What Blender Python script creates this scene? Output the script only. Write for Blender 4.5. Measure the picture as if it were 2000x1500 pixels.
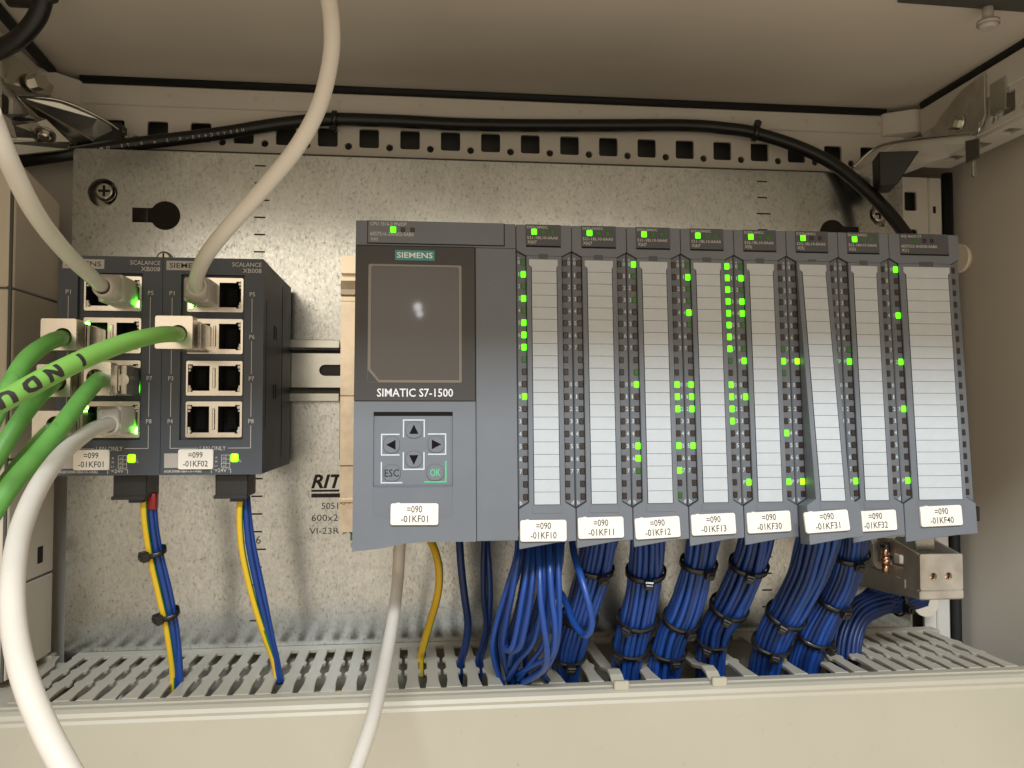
import bpy, bmesh, math, random
from mathutils import Vector, Matrix
random.seed(7)
for o in list(bpy.data.objects): bpy.data.objects.remove(o)
scn = bpy.context.scene
COL = scn.collection
S = 0.001                                   # all numbers below are millimetres

# ------------------------------------------------------------------ camera
CAM = Vector((26.563, -368.307, 64.968)); FPX = 1650.0
rx, ry, rz = -0.0386375, -0.1122353, 0.0032661
def _rot(rx, ry, rz):
    X = Matrix(((1,0,0),(0,math.cos(rx),-math.sin(rx)),(0,math.sin(rx),math.cos(rx))))
    Y = Matrix(((math.cos(ry),0,math.sin(ry)),(0,1,0),(-math.sin(ry),0,math.cos(ry))))
    Z = Matrix(((math.cos(rz),-math.sin(rz),0),(math.sin(rz),math.cos(rz),0),(0,0,1)))
    return Z @ Y @ X
RT = _rot(rx, ry, rz).transposed()
def _w(q): return Vector((q[0], q[2], -q[1]))
def at(u, v, y):
    """point of the place seen at photo pixel (u, v) that lies at depth y (mm)"""
    d = _w(RT @ Vector(((u-1000)/FPX, (v-750)/FPX, 1.0)))
    return CAM + d * ((y-CAM.y)/d.y)
cd = bpy.data.cameras.new('camera'); cam = bpy.data.objects.new('camera', cd); COL.objects.link(cam)
r_, u_, b_ = _w(RT @ Vector((1,0,0))), -_w(RT @ Vector((0,1,0))), -_w(RT @ Vector((0,0,1)))
cam.matrix_world = Matrix(((r_.x,u_.x,b_.x,CAM.x*S),(r_.y,u_.y,b_.y,CAM.y*S),(r_.z,u_.z,b_.z,CAM.z*S),(0,0,0,1)))
cd.sensor_width = 36; cd.lens = FPX/2000*36; cd.clip_start = 0.005; cd.clip_end = 50
scn.camera = cam
scn.render.resolution_x, scn.render.resolution_y = 1024, 768

# ------------------------------------------------------------------ light
w = bpy.data.worlds.new('World'); scn.world = w; w.use_nodes = True
bg = w.node_tree.nodes['Background']; bg.inputs[0].default_value = (1.0, 0.85, 0.66, 1); bg.inputs[1].default_value = 0.84
def area(name, loc, target, sx, sy, power, col):
    l = bpy.data.lights.new(name, 'AREA'); l.shape = 'RECTANGLE'; l.size = sx*S; l.size_y = sy*S; l.energy = power; l.color = col
    o = bpy.data.objects.new(name, l); COL.objects.link(o); o.location = Vector(loc)*S
    o.rotation_euler = (Vector(target)-Vector(loc)).to_track_quat('-Z', 'Y').to_euler(); return o
area('room_ceiling_lamp', (-80,-2000,1440), (80,0,50), 1400, 250, 66, (0.84,0.93,1.0))
area('far_room_fill', (-600,-5900,1330), (0,127,120), 5200, 1500, 30, (1.0,0.88,0.70))  # added broad warm fill standing in for the lit far room
def bulb(name, loc, r, power, col):
    l = bpy.data.lights.new(name, 'POINT'); l.shadow_soft_size = r*S; l.energy = power; l.color = col
    o = bpy.data.objects.new(name, l); COL.objects.link(o); o.location = Vector(loc)*S
bulb('head_lamp', (27.2,-369,212.6), 3.4, .010, (.95,.97,1)); bulb('head_lamp', (28.8,-370,206.6), 2.6, .006, (.95,.97,1))
scn.view_settings.view_transform = 'Standard'; scn.view_settings.look = 'None'
scn.view_settings.exposure = 0; scn.view_settings.gamma = 1; scn.view_settings.use_curve_mapping = False
scn.render.engine = 'CYCLES'

# ------------------------------------------------------------------ materials
MAT = {}
def mat(name, col, rough=0.5, metal=0.0, emis=None, estr=0, coat=0, bump=None, var=None, spec=0.5, specks=None):
    m = bpy.data.materials.new(name); m.use_nodes = True; nt = m.node_tree; n = nt.nodes; b = n['Principled BSDF']
    b.inputs['Base Color'].default_value = (*col, 1); b.inputs['Roughness'].default_value = rough; b.inputs['Metallic'].default_value = metal
    b.inputs['Specular IOR Level'].default_value = spec; b.inputs['Coat Weight'].default_value = coat
    if emis: b.inputs['Emission Color'].default_value = (*emis, 1); b.inputs['Emission Strength'].default_value = estr
    tc = None
    if bump or var: tc = n.new('ShaderNodeTexCoord')
    if var:      # (scale, amount): soft mottling of the colour
        t = n.new('ShaderNodeTexNoise'); t.inputs['Scale'].default_value = var[0]; t.inputs['Detail'].default_value = 4
        nt.links.new(tc.outputs['Object'], t.inputs['Vector'])
        r = n.new('ShaderNodeMapRange'); r.inputs['From Min'].default_value = .3; r.inputs['From Max'].default_value = .7
        r.inputs['To Min'].default_value = 1-var[1]; r.inputs['To Max'].default_value = 1+var[1]
        nt.links.new(t.outputs['Fac'], r.inputs['Value'])
        x = n.new('ShaderNodeVectorMath'); x.operation = 'SCALE'; x.inputs[0].default_value = col
        nt.links.new(r.outputs['Result'], x.inputs['Scale']); nt.links.new(x.outputs['Vector'], b.inputs['Base Color'])
        r2 = n.new('ShaderNodeMapRange'); r2.inputs['To Min'].default_value = max(.05, rough-.08); r2.inputs['To Max'].default_value = rough+.08
        nt.links.new(t.outputs['Fac'], r2.inputs['Value']); nt.links.new(r2.outputs['Result'], b.inputs['Roughness'])
    if specks and var:   # (scale, threshold, strength): sparse dust and scuff marks
        t3 = n.new('ShaderNodeTexNoise'); t3.inputs['Scale'].default_value = specks[0]; t3.inputs['Detail'].default_value = 6; t3.inputs['Distortion'].default_value = .6
        nt.links.new(tc.outputs['Object'], t3.inputs['Vector'])
        r3 = n.new('ShaderNodeMapRange'); r3.inputs['From Min'].default_value = specks[1]; r3.inputs['From Max'].default_value = specks[1]+.08; r3.inputs['To Min'].default_value = 1; r3.inputs['To Max'].default_value = specks[2]
        nt.links.new(t3.outputs['Fac'], r3.inputs['Value'])
        x3 = n.new('ShaderNodeVectorMath'); x3.operation = 'SCALE'; nt.links.new(x.outputs['Vector'], x3.inputs[0]); nt.links.new(r3.outputs['Result'], x3.inputs['Scale'])
        nt.links.new(x3.outputs['Vector'], b.inputs['Base Color'])
    if bump:     # (scale, strength)
        t = n.new('ShaderNodeTexNoise'); t.inputs['Scale'].default_value = bump[0]; t.inputs['Detail'].default_value = 3
        nt.links.new(tc.outputs['Object'], t.inputs['Vector'])
        k = n.new('ShaderNodeBump'); k.inputs['Strength'].default_value = bump[1]; k.inputs['Distance'].default_value = 0.0002
        nt.links.new(t.outputs['Fac'], k.inputs['Height']); nt.links.new(k.outputs['Normal'], b.inputs['Normal'])
    MAT[name] = m; return m
mat('grey_plastic', (.135,.147,.168), .52, bump=(4500,.10), var=(60,.05), specks=(420,.70,1.25))
mat('grey_plastic_dark', (.062,.065,.073), .5, bump=(4500,.10), var=(60,.06))
mat('led_strip_plastic', (.110,.118,.132), .5, bump=(4500,.10))
mat('switch_plastic', (.054,.063,.077), .5, bump=(3500,.12), var=(60,.06))
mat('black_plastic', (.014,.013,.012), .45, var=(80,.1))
mat('bezel_black', (.028,.024,.022), .38, var=(40,.08))
mat('cavity_black', (.004,.004,.004), .8)
mat('screen_glass', (.017,.010,.008), .3, coat=.6, spec=.5, var=(14,.1))
MAT['screen_glass'].node_tree.nodes['Principled BSDF'].inputs['Coat IOR'].default_value = 1.5
MAT['screen_glass'].node_tree.nodes['Principled BSDF'].inputs['Coat Roughness'].default_value = .05
mat('screen_film', (.13,.11,.085), .22, coat=.6)
mat('seam_black', (.004,.004,.004), .9)
mat('paper', (.46,.49,.515), .75, var=(300,.03))
mat('name_plate', (.82,.775,.70), .4, var=(120,.03))
mat('print_dark', (.03,.022,.022), .6)
mat('print_plate', (.028,.020,.018), .65)
mat('print_white', (.80,.80,.80), .5)
mat('print_grey', (.56,.52,.48), .5)
mat('print_green', (.05,.55,.22), .5)
mat('print_line', (.55,.60,.64), .5)
mat('logo_teal', (.045,.255,.25), .4)
mat('logo_silver', (.42,.39,.36), .4)
mat('arrow_black', (.008,.006,.006), .8, spec=.1)
mat('led_off', (.022,.014,.012), .3)
mat('led_dim', (.02,.07,.012), .35, emis=(.05,.30,.01), estr=.10)
mat('led_on', (.15,.7,.02), .35, emis=(.055,1.0,.0), estr=3.6)
mat('led_on_yellow', (.3,.7,.02), .35, emis=(.22,1.0,.0), estr=2.6)
mat('led_port', (.2,.8,.05), .3, emis=(.08,1.0,.03), estr=34.0)
mat('painted_steel', (.64,.60,.53), .5, bump=(900,.20), var=(9,.04), specks=(240,.69,.86))
mat('painted_wall', (.68,.62,.53), .55, bump=(900,.22), var=(9,.05), specks=(200,.70,.9))
mat('duct_plastic', (.43,.395,.32), .42, bump=(2500,.06), var=(14,.05), specks=(300,.68,.86))
mat('duct_plastic_pale', (.42,.385,.305), .42, bump=(2500,.06), var=(11,.05), specks=(260,.69,.80))
mat('beige_cover', (.64,.57,.46), .5, bump=(2500,.08), var=(14,.03))
mat('gasket_rubber', (.008,.008,.007), .7)
mat('nickel', (.72,.66,.57), .27, 1.0, bump=(900,.08), var=(90,.08))
mat('zinc_bright', (.60,.58,.52), .24, 1.0, bump=(500,.06), var=(40,.15))
mat('diecast', (.56,.53,.47), .46, .85, bump=(1300,.35), var=(120,.12))
mat('copper', (.80,.46,.30), .3, 1.0, var=(200,.1))
mat('aluminium', (.66,.58,.47), .22, 1.0, bump=(400,.05), var=(160,.10))
mat('din_zinc', (.56,.57,.53), .2, 1.0, bump=(500,.04), var=(50,.1))
mat('white_cable', (.66,.615,.545), .42, bump=(1200,.05), var=(40,.04))
mat('white_boot', (.52,.475,.42), .45, bump=(1500,.06))
mat('green_cable', (.115,.315,.060), .48, bump=(900,.12), var=(70,.18), specks=(160,.62,.72))
mat('green_cable_pale', (.205,.45,.085), .45, bump=(900,.10), var=(50,.08))
mat('black_cable', (.010,.009,.008), .38, bump=(1200,.1))
mat('blue_wire', (.010,.045,.215), .36, bump=(1500,.06), var=(70,.10))
mat('blue_wire_b', (.012,.058,.27), .34, bump=(1500,.06), var=(70,.10))
mat('blue_wire_c', (.006,.024,.11), .4, bump=(1500,.06), var=(70,.10))
mat('yellow_ins', (.72,.46,.02), .4)
mat('green_ins', (.03,.20,.03), .4)
mat('red_plastic', (.28,.012,.012), .4)
mat('tie_black', (.012,.011,.010), .30, coat=.2)
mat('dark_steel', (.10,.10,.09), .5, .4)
mat('socket_pin', (.7,.66,.6), .3, .2)
# galvanised sheet: spangle, streaks and dark specks on a metal
def galvanised():
    m = bpy.data.materials.new('galvanised'); m.use_nodes = True; nt = m.node_tree; n = nt.nodes; L = nt.links.new; b = n['Principled BSDF']
    b.inputs['Metallic'].default_value = 1.0
    tc = n.new('ShaderNodeTexCoord'); mp = n.new('ShaderNodeMapping'); mp.inputs['Scale'].default_value = (1.0, 1.0, .62)
    L(tc.outputs['Object'], mp.inputs['Vector'])
    a = n.new('ShaderNodeTexNoise'); a.inputs['Scale'].default_value = 820; a.inputs['Detail'].default_value = 5; a.inputs['Roughness'].default_value = .62
    L(mp.outputs['Vector'], a.inputs['Vector'])
    c = n.new('ShaderNodeTexVoronoi'); c.inputs['Scale'].default_value = 210; L(mp.outputs['Vector'], c.inputs['Vector'])
    big = n.new('ShaderNodeTexNoise'); big.inputs['Scale'].default_value = 14; big.inputs['Detail'].default_value = 3; L(tc.outputs['Object'], big.inputs['Vector'])
    cr = n.new('ShaderNodeValToRGB'); e = cr.color_ramp.elements
    e[0].position = .30; e[0].color = (.25,.255,.25,1); e[1].position = .66; e[1].color = (.66,.68,.67,1)
    e2 = cr.color_ramp.elements.new(.40); e2.color = (.54,.555,.54,1)
    L(a.outputs['Fac'], cr.inputs['Fac'])
    mx = n.new('ShaderNodeMixRGB'); mx.blend_type = 'MULTIPLY'; mx.inputs[0].default_value = .08
    sep = n.new('ShaderNodeSeparateColor'); L(c.outputs['Color'], sep.inputs['Color']); L(cr.outputs['Color'], mx.inputs[1]); L(sep.outputs[0], mx.inputs[2])
    mr = n.new('ShaderNodeMapRange'); mr.inputs['From Min'].default_value = .3; mr.inputs['From Max'].default_value = .7; mr.inputs['To Min'].default_value = .90; mr.inputs['To Max'].default_value = 1.06
    L(big.outputs['Fac'], mr.inputs['Value'])
    vs = n.new('ShaderNodeVectorMath'); vs.operation = 'SCALE'; L(mx.outputs['Color'], vs.inputs[0]); L(mr.outputs['Result'], vs.inputs['Scale'])
    L(vs.outputs['Vector'], b.inputs['Base Color'])
    rr = n.new('ShaderNodeMapRange'); rr.inputs['To Min'].default_value = .30; rr.inputs['To Max'].default_value = .17; L(a.outputs['Fac'], rr.inputs['Value'])
    ad = n.new('ShaderNodeMath'); ad.operation = 'MULTIPLY_ADD'; ad.inputs[1].default_value = .16; L(big.outputs['Fac'], ad.inputs[0]); sb = n.new('ShaderNodeMath'); sb.operation = 'SUBTRACT'; sb.inputs[1].default_value = .10; L(rr.outputs['Result'], sb.inputs[0]); L(sb.outputs[0], ad.inputs[2]); L(ad.outputs[0], b.inputs['Roughness'])
    bp = n.new('ShaderNodeBump'); bp.inputs['Strength'].default_value = .10; bp.inputs['Distance'].default_value = .0002
    L(a.outputs['Fac'], bp.inputs['Height']); L(bp.outputs['Normal'], b.inputs['Normal'])
    MAT['galvanised'] = m
galvanised()

# ------------------------------------------------------------------ builders
def thing(name, label, cat, base=(0,0,0), group=None):
    o = bpy.data.objects.new(name, None); COL.objects.link(o); o.empty_display_size = .01
    o.location = Vector(base)*S; o['label'] = label; o['category'] = cat
    if group: o['group'] = group
    return o
def tag(o, label, cat, group=None):
    o['label'] = label; o['category'] = cat
    if group: o['group'] = group
    return o
def struct(o): o['kind'] = 'structure'; return o
def finish(o, parent, M=None):
    """hang a world-space mesh under its thing (or under a part)"""
    if M is None: M = Matrix()
    if parent is not None:
        o.parent = parent
        if parent.parent is None and parent.type == 'EMPTY': M = Matrix.Translation(-parent.location) @ M
    o.matrix_local = M
class MB:
    def __init__(s): s.bm = bmesh.new()
    def face(s, pts, mi=0, sm=False):
        f = s.bm.faces.new([s.bm.verts.new(p) for p in pts]); f.material_index = mi; f.smooth = sm; return f
    def box(s, x0, x1, y0, y1, z0, z1, b=0, mi=0, seg=1):
        x0,x1 = min(x0,x1),max(x0,x1); y0,y1 = min(y0,y1),max(y0,y1); z0,z1 = min(z0,z1),max(z0,z1)
        t = bmesh.new(); bmesh.ops.create_cube(t, size=1)
        for v in t.verts: v.co = Vector(((x0+x1)/2+v.co.x*(x1-x0), (y0+y1)/2+v.co.y*(y1-y0), (z0+z1)/2+v.co.z*(z1-z0)))
        if b: bmesh.ops.bevel(t, geom=t.edges[:], offset=b, segments=seg, affect='EDGES', profile=.5)
        s.merge(t, mi, sm=seg > 1); return s
    def merge(s, t, mi=None, M=None, sm=None):
        mp = {}
        for v in t.verts: mp[v] = s.bm.verts.new(M @ v.co if M else v.co)
        for f in t.faces:
            try: g = s.bm.faces.new([mp[v] for v in f.verts])
            except ValueError: continue
            g.material_index = f.material_index if mi is None else mi; g.smooth = f.smooth if sm is None else sm
        t.free()
    def slab(s, pts, y0, y1, b=0, mi=0):
        """outline in (x, z), from y0 (front) to y1 (back)"""
        s.extr([Vector((x,y0,z)) for x,z in pts], Vector((0,y1-y0,0)), b, mi); return s
    def extr(s, ring, d, b=0, mi=0):
        t = bmesh.new(); a = [t.verts.new(p) for p in ring]; c = [t.verts.new(Vector(p)+d) for p in ring]; n = len(a)
        t.faces.new(a); t.faces.new(c[::-1])
        for i in range(n): t.faces.new((a[i],c[i],c[(i+1)%n],a[(i+1)%n]))
        bmesh.ops.recalc_face_normals(t, faces=t.faces[:])
        if b: bmesh.ops.bevel(t, geom=t.edges[:], offset=b, segments=1, affect='EDGES')
        s.merge(t, mi); return s
    def tube(s, pts, r, sides=10, mi=0, caps=True, stripe=None):
        """round tube along pts; r number or list; stripe=(index, lo, hi, turns) paints part of the circumference"""
        pts = [Vector(p) for p in pts]; n = len(pts); R = r if isinstance(r, list) else [r]*n
        T = [(pts[min(i+1,n-1)]-pts[max(i-1,0)]).normalized() for i in range(n)]
        up = Vector((0,1,0)) if abs(T[0].y) < .9 else Vector((1,0,0)); nrm = (up-T[0]*up.dot(T[0])).normalized()
        rings = []
        for i in range(n):
            nrm = (nrm-T[i]*nrm.dot(T[i])).normalized(); bi = T[i].cross(nrm)
            rings.append([s.bm.verts.new(pts[i]+(nrm*math.cos(2*math.pi*k/sides)+bi*math.sin(2*math.pi*k/sides))*R[i]) for k in range(sides)])
        for i in range(n-1):
            for k in range(sides):
                f = s.bm.faces.new((rings[i][k],rings[i][(k+1)%sides],rings[i+1][(k+1)%sides],rings[i+1][k])); f.smooth = True; f.material_index = mi
                if stripe:
                    ph = ((k+.5)/sides+stripe[3]*i/n) % 1
                    if stripe[1] < ph < stripe[2]: f.material_index = stripe[0]
        if caps:
            s.bm.faces.new(rings[0][::-1]).material_index = mi; s.bm.faces.new(rings[-1]).material_index = mi
        return s
    def cyl(s, c, axis, r, h, sides=24, mi=0, r2=None, cap=.0):
        a = Vector(axis).normalized(); c = Vector(c); r2 = r if r2 is None else r2
        up = Vector((0,0,1)) if abs(a.z) < .9 else Vector((1,0,0)); n = a.cross(up).normalized(); b = a.cross(n)
        R1 = [s.bm.verts.new(c+(n*math.cos(2*math.pi*k/sides)+b*math.sin(2*math.pi*k/sides))*r) for k in range(sides)]
        R2 = [s.bm.verts.new(c+a*h+(n*math.cos(2*math.pi*k/sides)+b*math.sin(2*math.pi*k/sides))*r2) for k in range(sides)]
        for k in range(sides):
            f = s.bm.faces.new((R1[k],R1[(k+1)%sides],R2[(k+1)%sides],R2[k])); f.smooth = sides > 8; f.material_index = mi
        s.bm.faces.new(R1[::-1]).material_index = mi; s.bm.faces.new(R2).material_index = mi
        return s
    def mesh(s, name, mats, fn=None):
        for v in s.bm.verts:
            p = v.co if fn is None else Vector(fn(*v.co)); v.co = p*S
        bmesh.ops.recalc_face_normals(s.bm, faces=s.bm.faces[:])
        me = bpy.data.meshes.new(name); s.bm.to_mesh(me); s.bm.free()
        for m in (mats if isinstance(mats, (list,tuple)) else [mats]): me.materials.append(MAT[m])
        return me
    def build(s, name, mats, parent=None, fn=None, M=None):
        o = bpy.data.objects.new(name, s.mesh(name, mats, fn)); COL.objects.link(o); finish(o, parent, M); return o
def inst(name, me, parent, pos, M=None):
    o = bpy.data.objects.new(name, me); COL.objects.link(o)
    finish(o, parent, (M or Matrix()) @ Matrix.Translation(Vector(pos)*S)); return o
def cut(mb, outer, holes, e, fn, mi=0):
    """flat sheet with holes: outlines in (a, b), half thickness e; fn maps (a, b, c) to the place"""
    c = bpy.data.curves.new('tmp', 'CURVE'); c.dimensions = '2D'; c.fill_mode = 'BOTH'; c.extrude = e
    for pts in [outer]+holes:
        sp = c.splines.new('POLY'); sp.points.add(len(pts)-1); sp.use_cyclic_u = True
        for p, q in zip(sp.points, pts): p.co = (q[0], q[1], 0, 1)
    o = bpy.data.objects.new('tmp', c); me = bpy.data.meshes.new_from_object(o)
    t = bmesh.new(); t.from_mesh(me)
    for v in t.verts: v.co = Vector(fn(*v.co))
    mb.merge(t, mi, sm=False)
    bpy.data.objects.remove(o); bpy.data.curves.remove(c); bpy.data.meshes.remove(me); return mb
def rect(x0, x1, z0, z1, r=0, n=4):
    if not r: return [(x0,z0),(x1,z0),(x1,z1),(x0,z1)]
    p = []
    for cx, cz, a in ((x1-r,z0+r,-90),(x1-r,z1-r,0),(x0+r,z1-r,90),(x0+r,z0+r,180)):
        for k in range(n+1):
            t = math.radians(a+90*k/n); p.append((cx+r*math.cos(t), cz+r*math.sin(t)))
    return p
def circ(cx, cz, r, n=24): return [(cx+r*math.cos(2*math.pi*k/n), cz+r*math.sin(2*math.pi*k/n)) for k in range(n)]
GL = {}
def glyphs(body, off=0.0):
    if (body, off) not in GL:
        c = bpy.data.curves.new('t', 'FONT'); c.body = body; c.size = 1; c.resolution_u = 2; c.offset = off
        o = bpy.data.objects.new('t', c); me = bpy.data.meshes.new_from_object(o)
        vs = [tuple(v.co) for v in me.vertices]; fs = [tuple(p.vertices) for p in me.polygons]
        GL[body, off] = (vs, fs); bpy.data.objects.remove(o); bpy.data.curves.remove(c); bpy.data.meshes.remove(me)
    return GL[body, off]
HV = glyphs('H')[0]; CAPH = max(v[1] for v in HV)-min(v[1] for v in HV)
def put(mb, body, x, z, h, align='L', width=None, off=0.0, y=0, mi=0, fn=None, rot=0):
    """print: capital height h (mm), baseline at z, at plane y; width squeezes the line"""
    vs, fs = glyphs(body, off); k = h/CAPH
    x0 = min(v[0] for v in vs); x1 = max(v[0] for v in vs); W = (x1-x0)*k; sx = k if width is None else k*width/W
    W = (x1-x0)*sx; ox = {'L':x, 'C':x-W/2, 'R':x-W}[align]
    ca, sa = math.cos(rot), math.sin(rot); P = []
    for v in vs:
        a, b = (v[0]-x0)*sx+ox, v[1]*k+z
        if rot: a, b = x+(a-x)*ca-(b-z)*sa, z+(a-x)*sa+(b-z)*ca
        P.append(mb.bm.verts.new(fn(a, b) if fn else (a, y, b)))
    for f in fs:
        try: mb.bm.faces.new([P[i] for i in f]).material_index = mi
        except ValueError: pass
def spline(cps, n=8):
    """Catmull-Rom through the control points"""
    P = [Vector(p) for p in cps]; P = [P[0]*2-P[1]]+P+[P[-1]*2-P[-2]]; out = []
    for i in range(1, len(P)-2):
        for k in range(n):
            t = k/n; a, b, c, d = P[i-1], P[i], P[i+1], P[i+2]
            out.append(.5*((2*b)+(c-a)*t+(2*a-5*b+4*c-d)*t*t+(3*b-a-3*c+d)*t**3))
    out.append(P[-2]); return out
def path(l, n=8): return spline([at(*q) for q in l], n)

# ================================================================== the cabinet
PD = 127.5                                  # front of the mounting plate
b = MB(); b.box(-230,395,-250,430,267,270); roof = struct(b.build('cabinet_roof', 'painted_wall'))
b = MB(); b.box(-230,395,-252,-232,250,266.5); struct(b.build('cabinet_front_lintel', 'painted_steel'))
b = MB(); b.box(383,386,-250,430,-420,266.5); struct(b.build('cabinet_side_wall_right', 'painted_wall'))
b = MB(); b.box(-221,-218,-250,430,-420,266.5); struct(b.build('cabinet_side_wall_left', 'painted_wall'))
b = MB(); b.box(-217.5,382.5,426,429,-420,266.5); struct(b.build('cabinet_back_wall', 'painted_wall'))
b = MB(); b.box(-221,386,-250,430,-423,-420.5); struct(b.build('cabinet_floor', 'painted_wall'))
# rubber seals where the sheets meet the frame
b = MB(); b.tube([(-172,151,265.5),(80,151,265.8),(333,151,265.5)], 2.6, 8); b.build('seal', 'gasket_rubber', roof)
b = MB(); b.tube([(350.5,136,265),(351,40,265),(351,-120,265)], 2.8, 8); b.build('seal', 'gasket_rubber', roof)
b = MB(); b.tube([(-184,140,265),(-181,100,265),(-178,60,265),(-176,-60,265)], 2.8, 8); b.build('seal', 'gasket_rubber', roof)

# rear frame rail with its 25 mm hole pattern
FZ0, FZ1, FZL = 225.0, 263.0, 250.6
t = thing('frame_rail', 'pale grey perforated steel frame rail running across behind the mounting plate', 'frame rail', (82,152,244))
b = MB(); holes = []
for i in range(-1, 20):
    x = -128.056+25*i
    if -172 < x < 335: holes.append(rect(x-6.0,x+6.0,230.0,241.8,1.3,3))
    if -172 < x+12.5 < 335: holes.append(circ(x+12.5,230.6,2.2,16))
cut(b, rect(-188,346,FZ0,FZL), holes, 1.0, lambda a,c,e: (a,152.8+e,c))
b.box(-188,346,153.8,166,FZ0,FZ0+1.6)
b.build('perforated_web', 'painted_steel', t)
b = MB(); b.box(-188,346,150.9,153.7,FZL+.1,FZ1,b=.6); b.build('upper_lip', 'painted_steel', t)
b = MB(); b.slab([(-1.8,1.6),(0,-1.6),(1.8,1.6)], 0, .16); TM = b.mesh('triangle_mark', 'print_grey')
for i in range(-1, 20, 2):
    x = -128.056+25*i+32
    if -170 < x < 330: inst('triangle_mark', TM, t, (x,150.7,257))
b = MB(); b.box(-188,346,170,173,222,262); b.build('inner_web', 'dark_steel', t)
# right depth rail
t = thing('frame_rail', 'pale perforated frame rail running towards the viewer at upper right', 'frame rail', (350,60,244))
b = MB(); holes = []
for i in range(14):
    y = 108-25*i
    holes.append(rect(y-6,y+6,231.5,243.5,1.3,3)); holes.append(circ(y-12.5,232.4,2.2,14)); holes.append(circ(y-16.5,232.4,1.7,14))
cut(b, rect(-240,137,228,246), holes, 1.0, lambda a,c,e: (351+e,a,c)); b.build('perforated_web', 'painted_steel', t)
b = MB(); b.box(348.6,352,-240,137,246.1,262.4,b=.6); b.build('upper_lip', 'painted_steel', t)
b = MB(); holes = []
for i in range(14):
    y = 120-25*i; holes.append(rect(y-5.5,y+5.5,356,364,1,3))
cut(b, rect(-240,140,352.1,371), holes, 1.0, lambda a,c,e: (c,a,227+e)); b.build('lower_flange', 'painted_steel', t)
# corner casting joining both rails
b = MB(); b.extr([Vector((329.5,150.2,z_)) for z_ in ()] or [Vector(p) for p in ((330,149.5,249),(346,138.5,249),(352,138.5,249),(352,156,249),(330,156,249))], Vector((0,0,15)), .8)
tag(b.build('frame_corner', 'painted_steel'), 'pale cast corner piece joining the frame rails at upper right', 'frame corner')
b = MB(); b.extr([Vector(p) for p in ((-171,149.5,236),(-188,130,236),(-197,130,236),(-197,156,236),(-171,156,236))], Vector((0,0,28)), .8)
tag(b.build('frame_corner', 'painted_steel'), 'dim cast corner piece joining the frame rails at upper left', 'frame corner')
# right upright
t = thing('frame_upright', 'pale steel frame upright with square hole between plate and right wall', 'frame upright', (360,152,-100))
b = MB(); holes = []
for i in range(16):
    z = 207-25*i; holes.append(rect(346.5,355,z-6.4,z+6.4,1.2,3))
cut(b, rect(332,363,-400,223), holes, 1.0, lambda a,c,e: (a,153.5+e,c))
b.box(363.1,372.2,151.2,156,-400,223,b=.8); b.build('post', 'painted_steel', t)
b = MB(); b.box(365.6,367.4,150.8,151.19,199,203.5); b.build('slot', 'cavity_black', t)
b = MB(); b.tube([(376.5,152,226),(376.5,152,-400)], 3.4, 8); b.build('seal', 'gasket_rubber', t)
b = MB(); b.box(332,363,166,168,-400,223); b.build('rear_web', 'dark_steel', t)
# left upright (only slivers show)
t = thing('frame_upright', 'pale steel frame upright glimpsed left of the mounting plate', 'frame upright', (-180,152,-100))
b = MB(); b.box(-216,-168.6,151,156,-400,224,b=.8); b.build('post', 'painted_steel', t)
# left depth rail
t = thing('frame_rail', 'dim perforated frame rail running towards the viewer at upper left', 'frame rail', (-190,60,244))
b = MB(); holes = []
for i in range(12):
    y = 95-25*i; holes.append(rect(y-6,y+6,222,234,1.3,3))
cut(b, rect(-240,129,214,240), holes, 1.0, lambda a,c,e: (-188+e,a,c)); b.build('perforated_web', 'painted_steel', t)
b = MB(); b.box(-189,-185.8,-240,129,240.1,262.4,b=.6); b.build('upper_lip', 'painted_steel', t)

# ================================================================== mounting plate
t = thing('mounting_plate', 'galvanised steel mounting plate with tick marks behind the modules', 'mounting plate', (82,PD,-70))
b = MB()
def keyhole(cx, cz, r, x0, hw, sgn):
    p = []; a0 = math.asin(hw/r)
    n = 22
    for k in range(n+1):
        a = a0+(2*math.pi-2*a0)*k/n
        p.append((cx+sgn*-r*math.cos(a), cz+r*math.sin(a)*1.0))
    p += [(x0, cz-hw), (x0, cz+hw)]
    return p
cut(b, rect(-166.2,330,-400,216.5,2), [circ(-150.2,191.6,8.1,28), keyhole(-116,179.4,8.3,-134,4.2,1), keyhole(283.2,178.8,8.3,300.4,4.2,-1), circ(315.8,191.5,8.1,28)], 1.0, lambda a,c,e: (a,PD+1+e,c))
b.build('sheet', 'galvanised', t)
def tick_mesh(x0, x1):
    b = MB(); b.face([(x0,0,-.45),(x1,0,-.45),(x1,0,.45),(x0,0,.45)]); return b.mesh('tick_mark', 'print_plate')
TS, TL = tick_mesh(-3.1,3.1), tick_mesh(-3.5,5.3)
for i in range(2, 29):
    z = 229.73-10*i
    for cx in (-63.6, 237.9): inst('tick_mark', TL if i % 5 == 4 else TS, t, (cx,PD-.06,z))
    if i % 5 == 4:
        b = MB(); put(b, {4:'10',9:'9',14:'8',19:'7',24:'6'}[i], -62.5, z+3.2, 4.4, 'C', y=PD-.06); b.build('tick_number', 'print_plate', t)
b = MB()
put(b, 'RITTAL', -33.3, 24.2, 7.3, 'L', 36, .030, y=PD-.06)
vs = [v for v in b.bm.verts]
for v in vs: v.co.x += (v.co.z-24.2)*.28
b.box(-33.3,2,PD-.07,PD-.05,21.9,23.1); b.box(-33.3,2,PD-.07,PD-.05,18.6,20.9)
put(b, '5051.', -27.4, 12.0, 3.6, 'L', 11.2, y=PD-.06)
put(b, '600x200', -33.0, 5.2, 3.7, 'L', 21, y=PD-.06)
put(b, 'VI-23R-50', -34.2, -2.1, 3.4, 'L', 24.5, y=PD-.06)
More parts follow.
